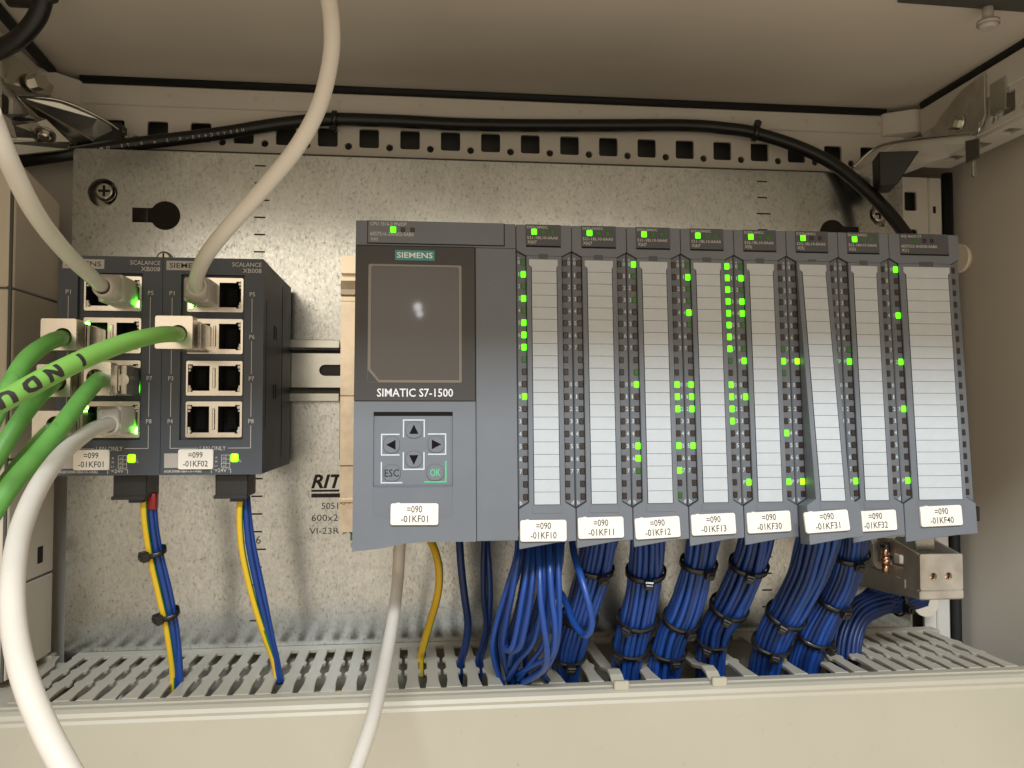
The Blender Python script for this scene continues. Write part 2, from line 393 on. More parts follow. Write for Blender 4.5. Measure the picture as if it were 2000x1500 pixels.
b.build('printed_lettering', 'print_plate', t)
# red pencil marks
b = MB(); b.box(-17.6,-16.9,PD-.08,PD-.05,40,82); b.build('marker_line', 'red_plastic', t)

def screw(name, label, c, r, slot=True, head='zinc_bright', cross=False, proud=3.0):
    t = thing(name, label, 'screw', c); c = Vector(c)
    b = MB(); b.cyl(c+Vector((0,proud,0)), (0,-1,0), r, proud*.55, 28); b.cyl(c+Vector((0,proud*.45,0)), (0,-1,0), r, proud*.45, 28, r2=r*.72); b.build('head', head, t)
    b = MB()
    y = c.y-.15
    if cross: b.box(c.x-r*.55,c.x+r*.55,y,y+1.5,c.z-r*.12,c.z+r*.12); b.box(c.x-r*.12,c.x+r*.12,y-.02,y+1.5,c.z-r*.55,c.z+r*.55)
    elif slot: b.box(c.x-r*.1,c.x+r*.1,y,y+1.5,c.z-r*.70,c.z+r*.70)
    b.build('slot', 'cavity_black', t); return t
for cx, lab in ((-150.2,'bright cross-head screw in the round hole at the upper left of the plate'),(315.8,'bright screw in the round hole at the upper right of the plate')):
    s = screw('screw', lab, (cx,129.5,193.2 if cx < 0 else 192), 5.6, cross=True)
    b = MB(); b.cyl((cx,140,192), (0,-1,0), 7.9, 4, 28); b.build('washer', 'zinc_bright', s)
screw('screw', 'slotted silver screw peeking out above the joint of both network switches', tuple(at(319,505,124.0)), 4.4)
# dark void behind the sheet
# ================================================================== rails
t = thing('module_rail', 'brushed aluminium profile rail ending left of the display module', 'profile rail', (130,118,0))
prof = [(126.9,155.2),(110,155.2),(110,145.4),(116,145.0),(116,141.4),(109.2,141.0),(108.4,136),(110,133.4),(112.0,132.4),(112,130.0),(110,129.4),(110,77),(110.5,76.6),(110,76.2),(110,38),(108.4,37.4),(108.4,23.2),(113,22.8),(113,19.4),(108.8,19.0),(108.8,17.6),(110.4,17.0),(108.6,16.2),(108.6,1.2),(126.9,1.2)]
b = MB(); b.extr([Vector((-15.8,y,z)) for y,z in prof], Vector((305,0,0))); b.build('profile', 'aluminium', t)
b = MB(); b.box(-10,-5,112,127,-4,1.1); b.build('earth_terminal', 'green_ins', t)
t = thing('hat_rail', 'short galvanised hat rail carrying the two network switches', 'hat rail', (-80,122,91))
for z0, z1 in ((103.9,108.6),(73.6,78.3)):
    b = MB(); b.box(-165,-17.2,118.6,119.9,z0,z1,b=.3); b.build('lip', 'din_zinc', t)
b = MB(); b.box(-165,-17.3,119.95,127.2,102.8,104.6); b.box(-165,-17.3,119.95,127.2,77.6,79.4); b.box(-165,-17.3,126.2,127.2,79.45,102.75); b.build('channel', 'dark_steel', t)  # rail base darkened: shade between lips and web put into its colour
b = MB(); cut(b, [(-165,81.6),(-15.4,81.6),(-15.4,88.2)]+[(-25.6+3.2*math.cos(math.radians(a)),91.4+3.2*math.sin(math.radians(a))) for a in (-90,-120,-150,180,150,120,90)]+[(-15.4,94.6),(-15.4,101.0),(-165,101.0)], [], .5, lambda a,c,e: (a,122.2+e,c)); b.build('slotted_web', 'din_zinc', t)
screw('screw', 'round bolt in the hat rail half hidden by the right network switch', tuple(at(569,726,124.2)), 5.2, slot=True, head='dark_steel')

# ================================================================== modules
K = 7.5/108.2
def sh(x, y, z): return (x, y-K*(137-z), z)
def led_mesh(name, m, w_=2.1, h=2.7):
    b = MB(); b.box(-w_/2,w_/2,-.22,1.0,-h/2,h/2,b=.22); return b.mesh(name, m, lambda x,y,z: (x,y+K*z,z))
LED = {'on':led_mesh('led','led_on'),'off':led_mesh('led','led_off'),'dim':led_mesh('led','led_dim'),'yel':led_mesh('led','led_on_yellow')}
LEDH = {'on':led_mesh('led','led_on',2.4,2.5),'off':led_mesh('led','led_off',2.0,2.1),'dim':led_mesh('led','led_dim',2.0,2.1)}
def field_mesh(x0, x1, wing=None):
    b = MB()
    if wing is None: b.slab(rect(x0,x1,-2.60,2.60), -.16, 0)
    else: b.slab([(x0,-2.60),(x1,-2.60),(x1,-.9),(wing[1],.2),(wing[1],2.60),(wing[0],2.60),(wing[0],.2),(x0,-.9)], -.16, 0)
    return b.mesh('label_field', 'paper', lambda x,y,z: (x,y+K*z,z))
FIELD = {25:(field_mesh(6.9,17.9), field_mesh(6.9,17.9,(5.7,18.5))), 35:(field_mesh(7.6,28.4), field_mesh(7.6,28.4,(6.4,29.3)))}
Z0L, PITCH = 133.25, (133.25-30.3)/19      # led rows
F0, FP = 134.5, 107.4/20                   # paper strip
def name_plate(parent, cx, cz, tilt, l1, l2, y=-.05, M=None, fn=sh, th=1.3):
    ca, sa = math.cos(tilt), math.sin(tilt)
    rotp = lambda p: (cx+p[0]*ca-p[1]*sa, cz+p[0]*sa+p[1]*ca)
    b = MB(); b.slab([rotp(p) for p in rect(-10,10,-4.5,4.5,.9,4)], y-th, y, b=.18)
    b.slab([rotp(p) for p in rect(-7.6,-6.2,4.3,4.75)], y-th+.1, y-.1)
    np = b.build('name_plate', 'name_plate', parent, fn, M)
    b = MB()
    put(b, l1, cx, cz+.75, 2.75, 'C', len(l1)*1.6, .008, y=y-th-.03); put(b, l2, cx, cz-3.25, 2.75, 'C', len(l2)*1.6, .008, y=y-th-.03)
    for v in b.bm.verts:
        p = (v.co.x-cx, v.co.z-cz); v.co.x, v.co.z = rotp(p)
    b.build('lettering', 'print_dark', np, fn)
def io_module(x, W, label, plate, left, right, dim, hdr, t1, t2, t3, kind='di', open_door=0, npos=(10.5,16.2), tilt=0, hl=('on','dim','dim')):
    t = thing('io_module', label, 'io module', (x+W/2,60,4), 'input and output modules in a row')
    nx0, nx1 = 4.55, W-4.6
    b = MB(); b.box(x+.15,x+W-.15,1.2,112,16,149.9,b=.4); b.build('housing', 'led_strip_plastic', t, sh)
    M = None
    if open_door:
        pv = Vector(sh(0,0,138))*S; M = Matrix.Translation(pv) @ Matrix.Rotation(-open_door, 4, 'X') @ Matrix.Translation(-pv)
    # fixed header, then the hinged door
    b = MB(); b.slab([(x+.12,150.1),(x+W-.12,150.1),(x+W-.12,138.7),(x+W-.2,138.5),(x+nx1,136.1),(x+nx0,136.1),(x+.2,138.5),(x+.12,138.7)][::-1], -.0, 1.19, b=.18); b.build('header', 'grey_plastic', t, sh)
    b = MB(); b.slab([(x+.2,25.3),(x+nx0,27.9),(x+nx0,136.05),(x+nx1,136.05),(x+nx1,27.9),(x+W-.2,25.3),(x+W-.15,11.6),(x+W*.7,11.1),(x+.15,8.4)][::-1], -.02, 1.15 if not open_door else 9, b=.2); door = b.build('front_door', 'grey_plastic', t, sh, M)
    # seams between header, door and the led strips
    b = MB()
    for p in ([(x+nx0-.28,28),(x+nx0-.05,28),(x+nx0-.05,136),(x+nx0-.28,136)],[(x+nx1+.05,28),(x+nx1+.28,28),(x+nx1+.28,136),(x+nx1+.05,136)],
              [(x+.2,25.35),(x+nx0-.05,27.95),(x+nx0-.3,28.2),(x+.2,25.8)],[(x+W-.2,25.35),(x+nx1+.05,27.95),(x+nx1+.3,28.2),(x+W-.2,25.8)],
              [(x+.2,138.45),(x+nx0-.05,136.05),(x+nx0-.3,135.8),(x+.2,138.05)],[(x+W-.2,138.45),(x+nx1+.05,136.05),(x+nx1+.3,135.8),(x+W-.2,138.05)]):
        b.slab(p, 1.0, 1.22)
    b.build('seam', 'seam_black', t, sh)
    # status panel
    px0, px1 = (x+4.4, x+20.1) if W == 25 else (x+5.4, x+29.6)
    b = MB(); b.slab(rect(px0,px1,140.75,150.25), -.30, -.001, b=.1); pan = b.build('status_panel', 'grey_plastic_dark', t, sh)
    b = MB(); b.slab(rect(px0,px1,139.95,140.72), -.02, .02); b.build('panel_gap', 'seam_black', t, sh)
    lx = [x+8.1,x+12.3,x+16.3] if W == 25 else [x+13.1,x+17.6,x+21.3]
    for q, st in zip(lx, hl): inst('status_led', LEDH[st], t, sh(q,-.32,146.9))
    b = MB()
    put(b, t1, px0+.6, 148.4, 1.15, 'L', len(t1)*.93, y=-.34); put(b, t2, px0+.6, 143.6, 1.25, 'L', len(t2)*.98, y=-.34); put(b, t3, px0+.7, 141.6, 1.35, 'L', len(t3)*.82, y=-.34)
    b.build('panel_lettering', 'print_grey', t, sh)
    # leds
    for r in range(20):
        z = Z0L-PITCH*r
        for side, lit, cx in ((0,left,x+nx0-1.32),(1,right,x+nx1+1.32)):
            st = 'on' if r in lit else ('dim' if (side,r) in dim else 'off')
            if st == 'on' and kind == 'yel' and side == 0: st = 'yel'
            inst('led', LED[st], t, sh(cx,1.0,z))
    b = MB()
    for r in range(20):
        z = Z0L-PITCH*r-.85; ch = ''
        if kind == 'ao':
            ch = {0:'0',4:'1',8:'2',12:'3',18:'P'}.get(r,'')
            if ch: put(b, ch, x+1.2, z, 1.7, 'C', y=1.14)
            continue
        if r < 8: ch = str(r)
        elif 10 <= r < 18: ch = str(r-10)
        elif r in (8,18) and kind != 'di': ch = 'P'
        if ch: put(b, ch, x+1.25, z, 1.75, 'C', 1.0 if ch != '1' else .45, y=1.14); put(b, ch, x+W-1.25, z, 1.75, 'C', 1.0 if ch != '1' else .45, y=1.14)
    if kind != 'ao':
        put(b, 'a', x+1.2, Z0L+1.5, 1.3, 'C', y=1.14); put(b, 'c', x+W-1.2, Z0L+1.5, 1.3, 'C', y=1.14)
        put(b, 'b', x+1.25, 27.0, 1.7, 'C', y=1.14); put(b, 'd', x+W-1.25, 27.0, 1.7, 'C', y=1.14)
    b.build('channel_lettering', 'print_line', t, sh)['kind'] = 'stuff'
    # paper strip in the door
    M0 = Matrix() if M is None else M
    for r in range(20): inst('label_field', FIELD[W][0 if r else 1], t, sh(x,-.02,F0-FP*(r+.5)), M0)
    b = MB(); sx0, sx1 = (x+6.6,x+18.2) if W == 25 else (x+7.3,x+28.7)
    b.slab(rect(sx0,sx1,F0-FP*20-.1,F0-3.6), -.07, -.02)
    b.build('strip_backing', 'seam_black', t, sh, M)
    b = MB(); tx = (10.0,14.1) if W == 25 else (14.4,21.4)
    b.slab(rect(x+tx[0],x+tx[1],134.75,137.0), -.035, .03); b.build('latch_notch', 'grey_plastic_dark', t, sh)
    b = MB(); b.slab(rect(sx0-.6,sx1+.6,23.4,26.6), -.22, -.02, b=.09); b.build('strip_pocket', 'grey_plastic', t, sh, M)
    name_plate(t, x+npos[0], npos[1], tilt, plate[0], plate[1], M=M)
    if kind == 'ao':
        b = MB()
        for q in range(76): z = 132-q*1.36; b.face([(x+17.9,-.21,z-.16),(x+18.2,-.21,z-.16),(x+18.2,-.21,z+.16),(x+17.9,-.21,z+.16)])
        b.build('perforation_line', 'print_grey', t, sh)['kind'] = 'stuff'
    return t
A = '=090'; DI = ('521-1BL10-0AA0','X|6|7')
io_module(70,25,'first input module beside the display module, tagged -01KF10',(A,'-01KF10'),{1,3,5,6,7,11},set(),{(0,0),(0,2),(0,4),(0,8)},0,'DI32x24VDC',*DI,npos=(10.5,16.2),tilt=-.004)
io_module(95,25,'input module tagged -01KF11 with all channel lamps dark',(A,'-01KF11'),set(),set(),set(),0,'DI32x24VDC',*DI,npos=(10.5,17.1),tilt=.012)
io_module(120,25,'input module tagged -01KF12 with nine channel lamps lit',(A,'-01KF12'),{0,10,15,16},{10,11,12,15,17},{(0,1),(0,3),(0,9),(0,17),(1,19)},0,'DI32x24VDC',*DI,npos=(10.5,16.7),tilt=.045)
io_module(145,25,'input module tagged -01KF13 with its right lamp column lit green',(A,'-01KF13'),{1,4,10,11,12,15},{0,1,2,3,4,5,6,7,10,11,12,13},{(0,0),(0,2),(0,3),(0,5),(1,8)},0,'DI32x24VDC',*DI,npos=(10.6,17.8),tilt=.032)
io_module(170,25,'output module tagged -01KF30 between the -01KF13 and -01KF31 modules',(A,'-01KF30'),{1,3,4,8,11,18},{8,14,18},{(0,0),(0,2),(0,5),(0,7),(1,7),(1,9)},0,'DQ32x24VDC','522-1BL10-0AA0','X|5|',kind='dq',npos=(10.9,18.4),tilt=.040)
io_module(195,25,'output module tagged -01KF31 whose front door stands ajar',(A,'-01KF31'),{8,18},{8},set(),0,'DQ32x24VDC','522-1BL10-0AA0','X|5|',kind='yel',open_door=math.radians(4.3),npos=(8.2,18.4),tilt=.055,hl=('on','off','off'))
io_module(220,25,'output module tagged -01KF32 left of the wide end module',(A,'-01KF32'),{8,18},set(),{(0,7)},0,'DQ16x24VDC','522-1BH10-0AA0','X|5|',kind='dq',npos=(10.4,18.2),tilt=.035)
io_module(245,35,'wide analog output module tagged -01KF40 at the right end of the row',(A,'-01KF40'),{0,4,8,12,18},set(),set(),0,'AQ 4xU/I ST','6ES7532-5HD00-0AB0','X|1|',kind='ao',npos=(17.0,19.9),tilt=.030,hl=('dim','off','off'))

# ---- processor module with the display
t = thing('processor_module', 'wide grey processor module with dark display and keypad, tagged -01KF01', 'processor module', (35,60,4))
b = MB(); b.box(.15,69.85,1.6,112,16,150,b=.4); b.build('housing', 'grey_plastic_dark', t, sh)
b = MB(); b.slab([(.1,139.3),(69.85,139.3),(69.85,150.2),(.1,150.2)], .0, 1.6, b=.2); b.build('header', 'grey_plastic', t, sh)
b = MB(); b.slab(rect(5.0,65.0,139.95,150.3), -.06, -.001); b.build('panel_gap', 'seam_black', t, sh)
b = MB(); b.slab(rect(5.3,64.6,140.45,150.35), -.28, -.05, b=.1); b.build('status_panel', 'grey_plastic', t, sh)
b = MB(); b.slab([(52.0,12.1),(69.85,12.1),(69.85,139.2),(52.0,139.2)], .25, 1.6, b=.2); b.build('side_cover', 'grey_plastic', t, sh)
# swing cover with keypad opening
b = MB()
cut(b, [(.1,8.9),(11,9.8),(22,11.8),(30,12.3),(51.7,12.1),(51.7,71.4),(.1,71.4)], [rect(8.4,41.9,35.6,67.0)], .9, lambda a,c,e: (a,e+.2,c)); door = b.build('swing_cover', 'grey_plastic', t, sh)
b = MB(); b.slab(rect(8.45,41.85,35.65,66.95), .55, 1.0); b.build('keypad_floor', 'grey_plastic', t, sh)
b = MB(); b.extr([Vector(p) for p in ((8.45,-.66,66.95),(8.45,.54,66.95),(8.45,.54,65.2))], Vector((33.4,0,0))); b.build('keypad_lip', 'seam_black', t, sh)
b = MB(); b.extr([Vector(p) for p in ((8.6,-.72,35.5),(8.6,-1.25,34.9),(8.6,-.72,22))], Vector((33.1,0,0))); b.build('grip_ramp', 'grey_plastic', t, sh)
def button(cx, cz, w_, h, arrow=None, txt=None, tm='arrow_black'):
    b = MB(); b.slab(rect(cx-w_/2,cx+w_/2,cz-h/2,cz+h/2,min(w_,h)*.42,6), .12, .54, b=.25); bt = b.build('button', 'grey_plastic', t, sh)
    b = MB()
    if arrow: b.slab([(cx+p[0],cz+p[1]) for p in arrow], .07, .13)
    else: put(b, txt, cx, cz-1.5, 3.0, 'C', 6.0 if txt == 'ESC' else 4.3, y=.09)
    b.build('symbol', tm, bt, sh)
def bracket(pts, m='print_line', w_=.26):
    b = MB()
    for (xa,za),(xb,zb) in zip(pts, pts[1:]):
        if abs(xa-xb) < .01: b.box(xa-w_,xa+w_,.44,.55,min(za,zb)-w_,max(za,zb)+w_)
        else: b.box(min(xa,xb)-w_,max(xa,xb)+w_,.42,.55,za-w_,za+w_)
    b.build('button_frame', m, t, sh)
button(25.4,59.2,7.2,7.0,[(-1.95,-1.6),(1.95,-1.6),(0,2.4)]); button(25.4,46.9,7.2,7.0,[(-1.95,1.7),(0,-2.4),(1.95,1.7)])
button(16.0,53.0,7.0,7.2,[(-2.3,0),(1.7,-2.1),(1.7,2.1)]); button(34.8,53.1,7.0,7.2,[(2.3,0),(-1.8,2.05),(-1.8,-2.05)])
button(16.2,41.1,7.4,7.0,None,'ESC'); button(34.5,41.2,7.4,7.0,None,'OK','print_green')
bracket([(21.0,56.4),(21.0,63.5),(29.8,63.5),(29.8,56.4)]); bracket([(21.0,49.6),(21.0,42.6),(29.7,42.6),(29.7,49.6)])
bracket([(19.1,57.4),(11.8,57.4),(11.8,48.7),(19.1,48.7)]); bracket([(31.6,57.5),(38.9,57.5),(38.9,48.9),(31.6,48.9)])
bracket([(11.8,45.5),(11.8,37.0),(20.4,37.0)]); bracket([(30.0,37.2),(39.0,37.2),(39.0,45.8)], 'print_green')
# display
b = MB(); b.slab([(.1,71.6),(51.7,71.6),(51.7,139.1),(.1,139.1)], -.55, 1.6, b=.2); b.build('display_bezel', 'bezel_black', t, sh)
b = MB(); b.slab(rect(5.6,45.9,79.4,131.0,.8,3), -.75, -.5, b=.1); fr = b.build('screen_surround', 'screen_film', t, sh)
b = MB(); b.slab([(10.6,80.7),(44.6,80.7),(44.6,129.4),(44.0,130.0),(7.6,130.0),(7.0,129.4),(7.0,85.4)], -.9, -.7, b=.1); b.build('screen', 'screen_glass', t, sh)
b = MB(); b.slab([(5.8,79.6),(10.4,79.6),(5.8,84.9)], -.80, -.74); b.build('film_corner', 'bezel_black', t, sh)
b = MB(); b.slab(rect(17.0,34.1,132.8,137.3), -.70, -.54); lg = b.build('logo_plate', 'logo_teal', t, sh)
b = MB(); put(b, 'SIEMENS', 25.55, 133.9, 2.35, 'C', 15.4, .012, y=-.73); b.build('lettering', 'print_white', lg, sh)
b = MB(); put(b, 'SIMATIC S7-1500', 25.9, 73.5, 3.35, 'C', 32.3, .010, y=-.58); b.build('lettering', 'print_white', t, sh)
b = MB(); put(b, 'CPU 1516-3 PN/DP', 6.3, 148.1, 1.5, 'L', 15.6, .006, y=-.31); put(b, '6ES7516-3AN02-0AB0', 6.3, 143.6, 1.6, 'L', 18.8, .006, y=-.31); put(b, 'X|4|5', 6.4, 141.3, 1.4, 'L', 3.2, y=-.31); b.build('panel_lettering', 'print_grey', t, sh)
inst('status_led', LEDH['on'], t, sh(16.1,-.30,146.4)); inst('status_led', LEDH['off'], t, sh(20.3,-.30,146.4)); inst('status_led', LEDH['off'], t, sh(24.5,-.30,146.4))
name_plate(t, 25.8, 24.0, -.012, '=090', '-01KF01', y=-.75)

# ================================================================== network switches
SWY = 33.0
def net_switch(x0, x1, label, tagline, ports_lit, full):
    t = thing('network_switch', label, 'network switch', ((x0+x1)/2,80,38.4), 'pair of network switches')
    b = MB()
    ox = x1-45.0   # right switch: port recess -81.2 .. -53 with x1 = -44.3
    rx0, rx1 = x1-37.0, x1-8.7
    cut(b, rect(x0,x1,38.4,138.3,.5,2), [rect(rx0,rx1,54.4,130.6)], 7.2, lambda a,c,e: (a,SWY+7.2+e,c)); b.build('front_plate', 'switch_plastic', t)
    b = MB(); b.box(x0+.05,x1-.05,SWY+14.45,119,38.45,138.25,b=.4); b.build('housing', 'switch_plastic', t)
    blocks = [(113.4,129.3),(94.0,110.2),(74.7,90.7),(55.5,72.0)]
    bx0, bx1 = x1-34.5, x1-9.4
    b = MB(); cut(b, rect(rx0+.05,rx1-.05,54.45,130.55), [rect(bx0+.3,bx1-.3,a+.3,c-.3) for a,c in blocks], .3, lambda a,c,e: (a,SWY+2.6+e,c)); b.build('port_bezel', 'switch_plastic', t)
    for i, (z0, z1) in enumerate(blocks):
        b = MB(); cx = (bx0+bx1)/2
        H = []
        for s_ in (-1,1):
            a0, a1 = (cx-10.9,cx-2.1) if s_ < 0 else (cx+1.8,cx+10.7)
            o_ = a0 if s_ < 0 else a1; d = -1 if s_ < 0 else 1
            H.append([(a0,z0+2.2),(a1,z0+2.2),(a1,z1-2.2),(a0,z1-2.2)] if s_ == 0 else
                     ([(a0-.9,z0+1.7),(a0+1.3,z0+1.7),(a0+1.3,z0+2.2),(a1,z0+2.2),(a1,z1-2.2),(a0+1.3,z1-2.2),(a0+1.3,z1-1.6),(a0-.9,z1-1.6)] if s_ < 0 else
                      [(a0,z0+2.2),(a1-1.3,z0+2.2),(a1-1.3,z0+1.7),(a1+.9,z0+1.7),(a1+.9,z1-1.6),(a1-1.3,z1-1.6),(a1-1.3,z1-2.2),(a0,z1-2.2)]))
        cut(b, rect(bx0,bx1,z0,z1,.7,3), H, .6, lambda a,c,e: (a,SWY+1.5+e,c))
        pb = b.build('port_block', 'nickel', t)
        b = MB(); b.box(cx-.75,cx+.55,SWY+.35,SWY+1.0,z0+3.4,z1-3.2,b=.3); b.build('rib', 'nickel', pb)
        for a0, a1 in ((cx-11.8,cx-2.1),(cx+1.8,cx+11.6)):
            b = MB()   # socket: open box
            zz0, zz1 = z0+1.6, z1-1.5
            for q in ([(a0,SWY+14,zz0),(a1,SWY+14,zz0),(a1,SWY+14,zz1),(a0,SWY+14,zz1)],[(a0,SWY+2.1,zz0),(a1,SWY+2.1,zz0),(a1,SWY+14,zz0),(a0,SWY+14,zz0)],[(a0,SWY+2.1,zz1),(a1,SWY+2.1,zz1),(a1,SWY+14,zz1),(a0,SWY+14,zz1)],
                      [(a0,SWY+2.1,zz0),(a0,SWY+14,zz0),(a0,SWY+14,zz1),(a0,SWY+2.1,zz1)],[(a1,SWY+2.1,zz0),(a1,SWY+14,zz0),(a1,SWY+14,zz1),(a1,SWY+2.1,zz1)]): b.face(q)
            for k in range(8):
                zc = z0+4.3+k*(z1-z0-8.6)/7; b.box((a0+a1)/2-2.2,(a0+a1)/2+1.5,SWY+8.5,SWY+9.2,zc-.25,zc+.25)
            b.build('socket', 'cavity_black', pb)
        for s_, px in ((-1,bx0+1.55),(1,bx1-1.55)):
            for zc in (z1-2.7,z0+2.7):
                on = (i, s_, 1 if zc > (z0+z1)/2 else 0) in ports_lit
                b = MB(); b.box(px-.75,px+.75,SWY+1.0,SWY+2.6,zc-.75,zc+.75,b=.3); b.box(px-.5+s_*.2,px+.5+s_*.2,SWY+1.1,SWY+2.6,zc-2.1,zc-1.2 if zc > (z0+z1)/2 else zc+2.1,b=.2)
                b.build('light_pipe', 'led_port' if on else 'socket_pin', pb)
    # print
    b = MB(); Y0 = SWY-.05
    put(b, 'SCALANCE', x1-1.1, 134.6, 1.9, 'R', 13.2, y=Y0); put(b, 'XB008', x1-1.1, 131.7, 2.0, 'R', 8.4, y=Y0)
    for k, z in enumerate((120.8,101.0,81.6,62.0)):
        put(b, 'P%d' % (k+1), x1-41.0, z, 1.9, 'C', 2.2, y=Y0); put(b, 'P%d' % (k+5), x1-5.1, z, 1.9, 'C', 2.4, y=Y0)
        zn = (104.0,84.6,65.0,50.6)[k]
        for lx in (x1-40.9, x1-5.2): b.box(lx-.12,lx+.12,Y0-.01,Y0+.03,zn,z-1.0)
    b.box(x1-41,x1-28.6,Y0-.02,Y0+.03,50.48,50.72); b.box(x1-15.4,x1-5.1,Y0-.02,Y0+.03,50.48,50.72)
    put(b, 'LAN ONLY', x1-22, 49.6, 1.9, 'C', 11.5, y=Y0)
    put(b, '6GK5008-0BA10-1AB2', x1-43.3, 39.6, 1.15, 'L', 16.5, .012, y=Y0)
    put(b, '=24V', x1-18.4, 39.6, 1.7, 'C', 5.2, y=Y0)
    b.box(x1-22.6,x1-21.4,Y0-.01,Y0+.03,40.9,41.15); b.box(x1-22.7,x1-22.45,Y0-.01,Y0+.03,39.2,41.15); b.box(x1-15.2,x1-14.0,Y0-.01,Y0+.03,40.9,41.15); b.box(x1-14.1,x1-13.85,Y0-.01,Y0+.03,39.2,41.15)
    for k in range(4): b.box(x1-18.2,x1-14.3,Y0-.02,Y0+.03,41.6+k*1.9,41.8+k*1.9)
    for k in range(3): b.box((x1-18.2,x1-16.2,x1-14.5)[k],(x1-18.0,x1-16.0,x1-14.3)[k],Y0-.03,Y0+.03,41.6,47.5)
    for k in range(3): put(b, ('L+','M','⏚')[k] if k < 2 else 'A', x1-20.4, 42.0+k*1.9, 1.0, 'C', y=Y0)
    for k in range(3): put(b, 'o', x1-17.05, 42.0+k*1.9, 1.2, 'C', y=Y0)
    put(b, 'L', x1-9.6, 44.2, 1.4, 'C', y=Y0)
    b.build('lettering', 'print_grey', t)
    b = MB(); b.slab(rect(x1-43.4,x1-36.9,41.7,48.3), SWY-.12, SWY-.01); b.build('code_patch', 'logo_silver', t)
    b = MB(); b.slab(rect(x1-43.6,x1-25.6,132.4,136.7), SWY-.14, SWY-.01); lg = b.build('logo_plate', 'logo_silver', t)
    b = MB(); put(b, 'SIEMENS', x1-34.6, 133.5, 2.2, 'C', 15.4, .012, y=SWY-.17); b.build('lettering', 'print_dark', lg)
    b = MB(); b.box(x1-14.0,x1-10.6,SWY-.5,SWY+.5,44.2,48.0,b=.7,seg=2); b.build('power_led', 'led_on_yellow', t)
    # plug-in supply terminal below
    b = MB(); b.box(x1-21.9,x1-7.0,SWY+5,SWY+24,27.6,38.3,b=.5); b.box(x1-22.4,x1-7.6,SWY+4.2,SWY+6,27.0,28.6); b.box(x1-15.4,x1-9.0,SWY+6,SWY+18,25.4,27.5,b=.3); b.build('supply_terminal', 'black_plastic', t)
    b = MB(); cx = tagline[2]; b.slab(rect(cx-7.75,cx+7.75,41.0,50.2,.9,4), SWY-1.3, SWY-.02, b=.18); np = b.build('name_plate', 'name_plate', t)
    b = MB(); put(b, tagline[0], cx, 46.3, 2.6, 'C', 6.3, .008, y=SWY-1.34); put(b, tagline[1], cx, 42.3, 2.6, 'C', 10.9, .008, y=SWY-1.34); b.build('lettering', 'print_dark', np)
    # side vents and rails on the flank
    b = MB()
    for z in (74,103.5):
        for k in range(2): b.box(x1-.3,x1+.06,62+k*6,64.4+k*6,z,z+7)
    b.box(x1-.3,x1+.06,40,41,60,120); b.box(x1-.3,x1+.05,88,89,44,134); b.build('vent', 'cavity_black', t)
    return t
net_switch(-135.0,-89.6,'left network switch with most sockets plugged, tagged -01KF01',('=099','-01KF01',-119.0),{(0,1,0),(3,1,0),(2,1,0),(1,-1,1),(3,-1,1)},True)
net_switch(-89.4,-44.3,'right network switch with free lower sockets, tagged -01KF02',('=099','-01KF02',-73.6),{(0,-1,0)},False)

# ================================================================== network cables
def cable(name, label, cat, pts, r, m, group, n=10, sides=16):
    t = thing(name, label, cat, tuple(at(*pts[0])), group)
    b = MB(); b.tube(path(pts, n), r, sides); b.build('jacket', m, t); return t
def boot(t, cx, cz, w_, h, tip, r, yb=16.0):
    """moulded plug: block in the socket, boot in front of it, collar at the cable"""
    b = MB(); b.box(cx-w_/2,cx+w_/2,yb,SWY+8,cz-h/2,cz+h/2,b=1.0,seg=2); p = b.build('plug', 'white_boot', t)
    tip = Vector(tip); b = MB()
    n = 20; A_, B_ = [], []
    for k in range(n):
        a = 2*math.pi*k/n; ca, sa = math.cos(a), math.sin(a); q = 1/max(abs(ca),abs(sa))
        A_.append(b.bm.verts.new((cx+ca*q*w_/2*.94, yb+.5, cz+sa*q*h/2*.94))); B_.append(b.bm.verts.new((tip.x+ca*r*1.42, tip.y, tip.z+sa*r*1.42)))
    C_ = [b.bm.verts.new((tip.x+math.cos(2*math.pi*k/n)*r*1.05, tip.y-.4, tip.z+math.sin(2*math.pi*k/n)*r*1.05)) for k in range(n)]
    D_ = [b.bm.verts.new((tip.x+math.cos(2*math.pi*k/n)*r*1.02, tip.y+2.5, tip.z+math.sin(2*math.pi*k/n)*r*1.02)) for k in range(n)]
    for P, Q in ((A_,B_),(B_,C_),(C_,D_)):
        for k in range(n): b.bm.faces.new((P[k],P[(k+1)%n],Q[(k+1)%n],Q[k])).smooth = True
    b.build('boot', 'white_boot', p)
G1 = 'pale network patch cables'; G2 = 'green network cables'
t = cable('network_cable','white patch cable coming from upper left into the left switch','network cable',[(206,562,10),(196,556,-2),(176,538,-20),(128,492,-50),(70,418,-85),(20,320,-105),(-22,215,-118)],2.95,'white_cable',G1)
boot(t,-106.6,121.2,10.4,12.2,at(200,560,-1),3.0)
t = cable('network_cable','white patch cable arching from the top into the right switch','network cable',[(388,572,12),(384,560,2),(384,542,-14),(402,500,-36),(446,444,-52),(516,366,-62),(578,290,-66),(622,210,-68),(645,120,-68),(648,50,-68),(638,-30,-66)],2.95,'white_cable',G1)
boot(t,-70.4,121.2,10.8,10.8,at(384,558,2),3.0)
t = cable('network_cable','white patch cable looping down from the lowest socket of the left switch','network cable',[(222,828,12),(208,830,0),(176,842,-22),(126,882,-58),(78,946,-92),(42,1030,-118),(26,1120,-138),(26,1210,-150),(44,1310,-162),(86,1420,-172),(150,1540,-180)],2.95,'white_cable',G1)
boot(t,-106.3,63.4,10.4,12.6,at(212,830,3),3.0)
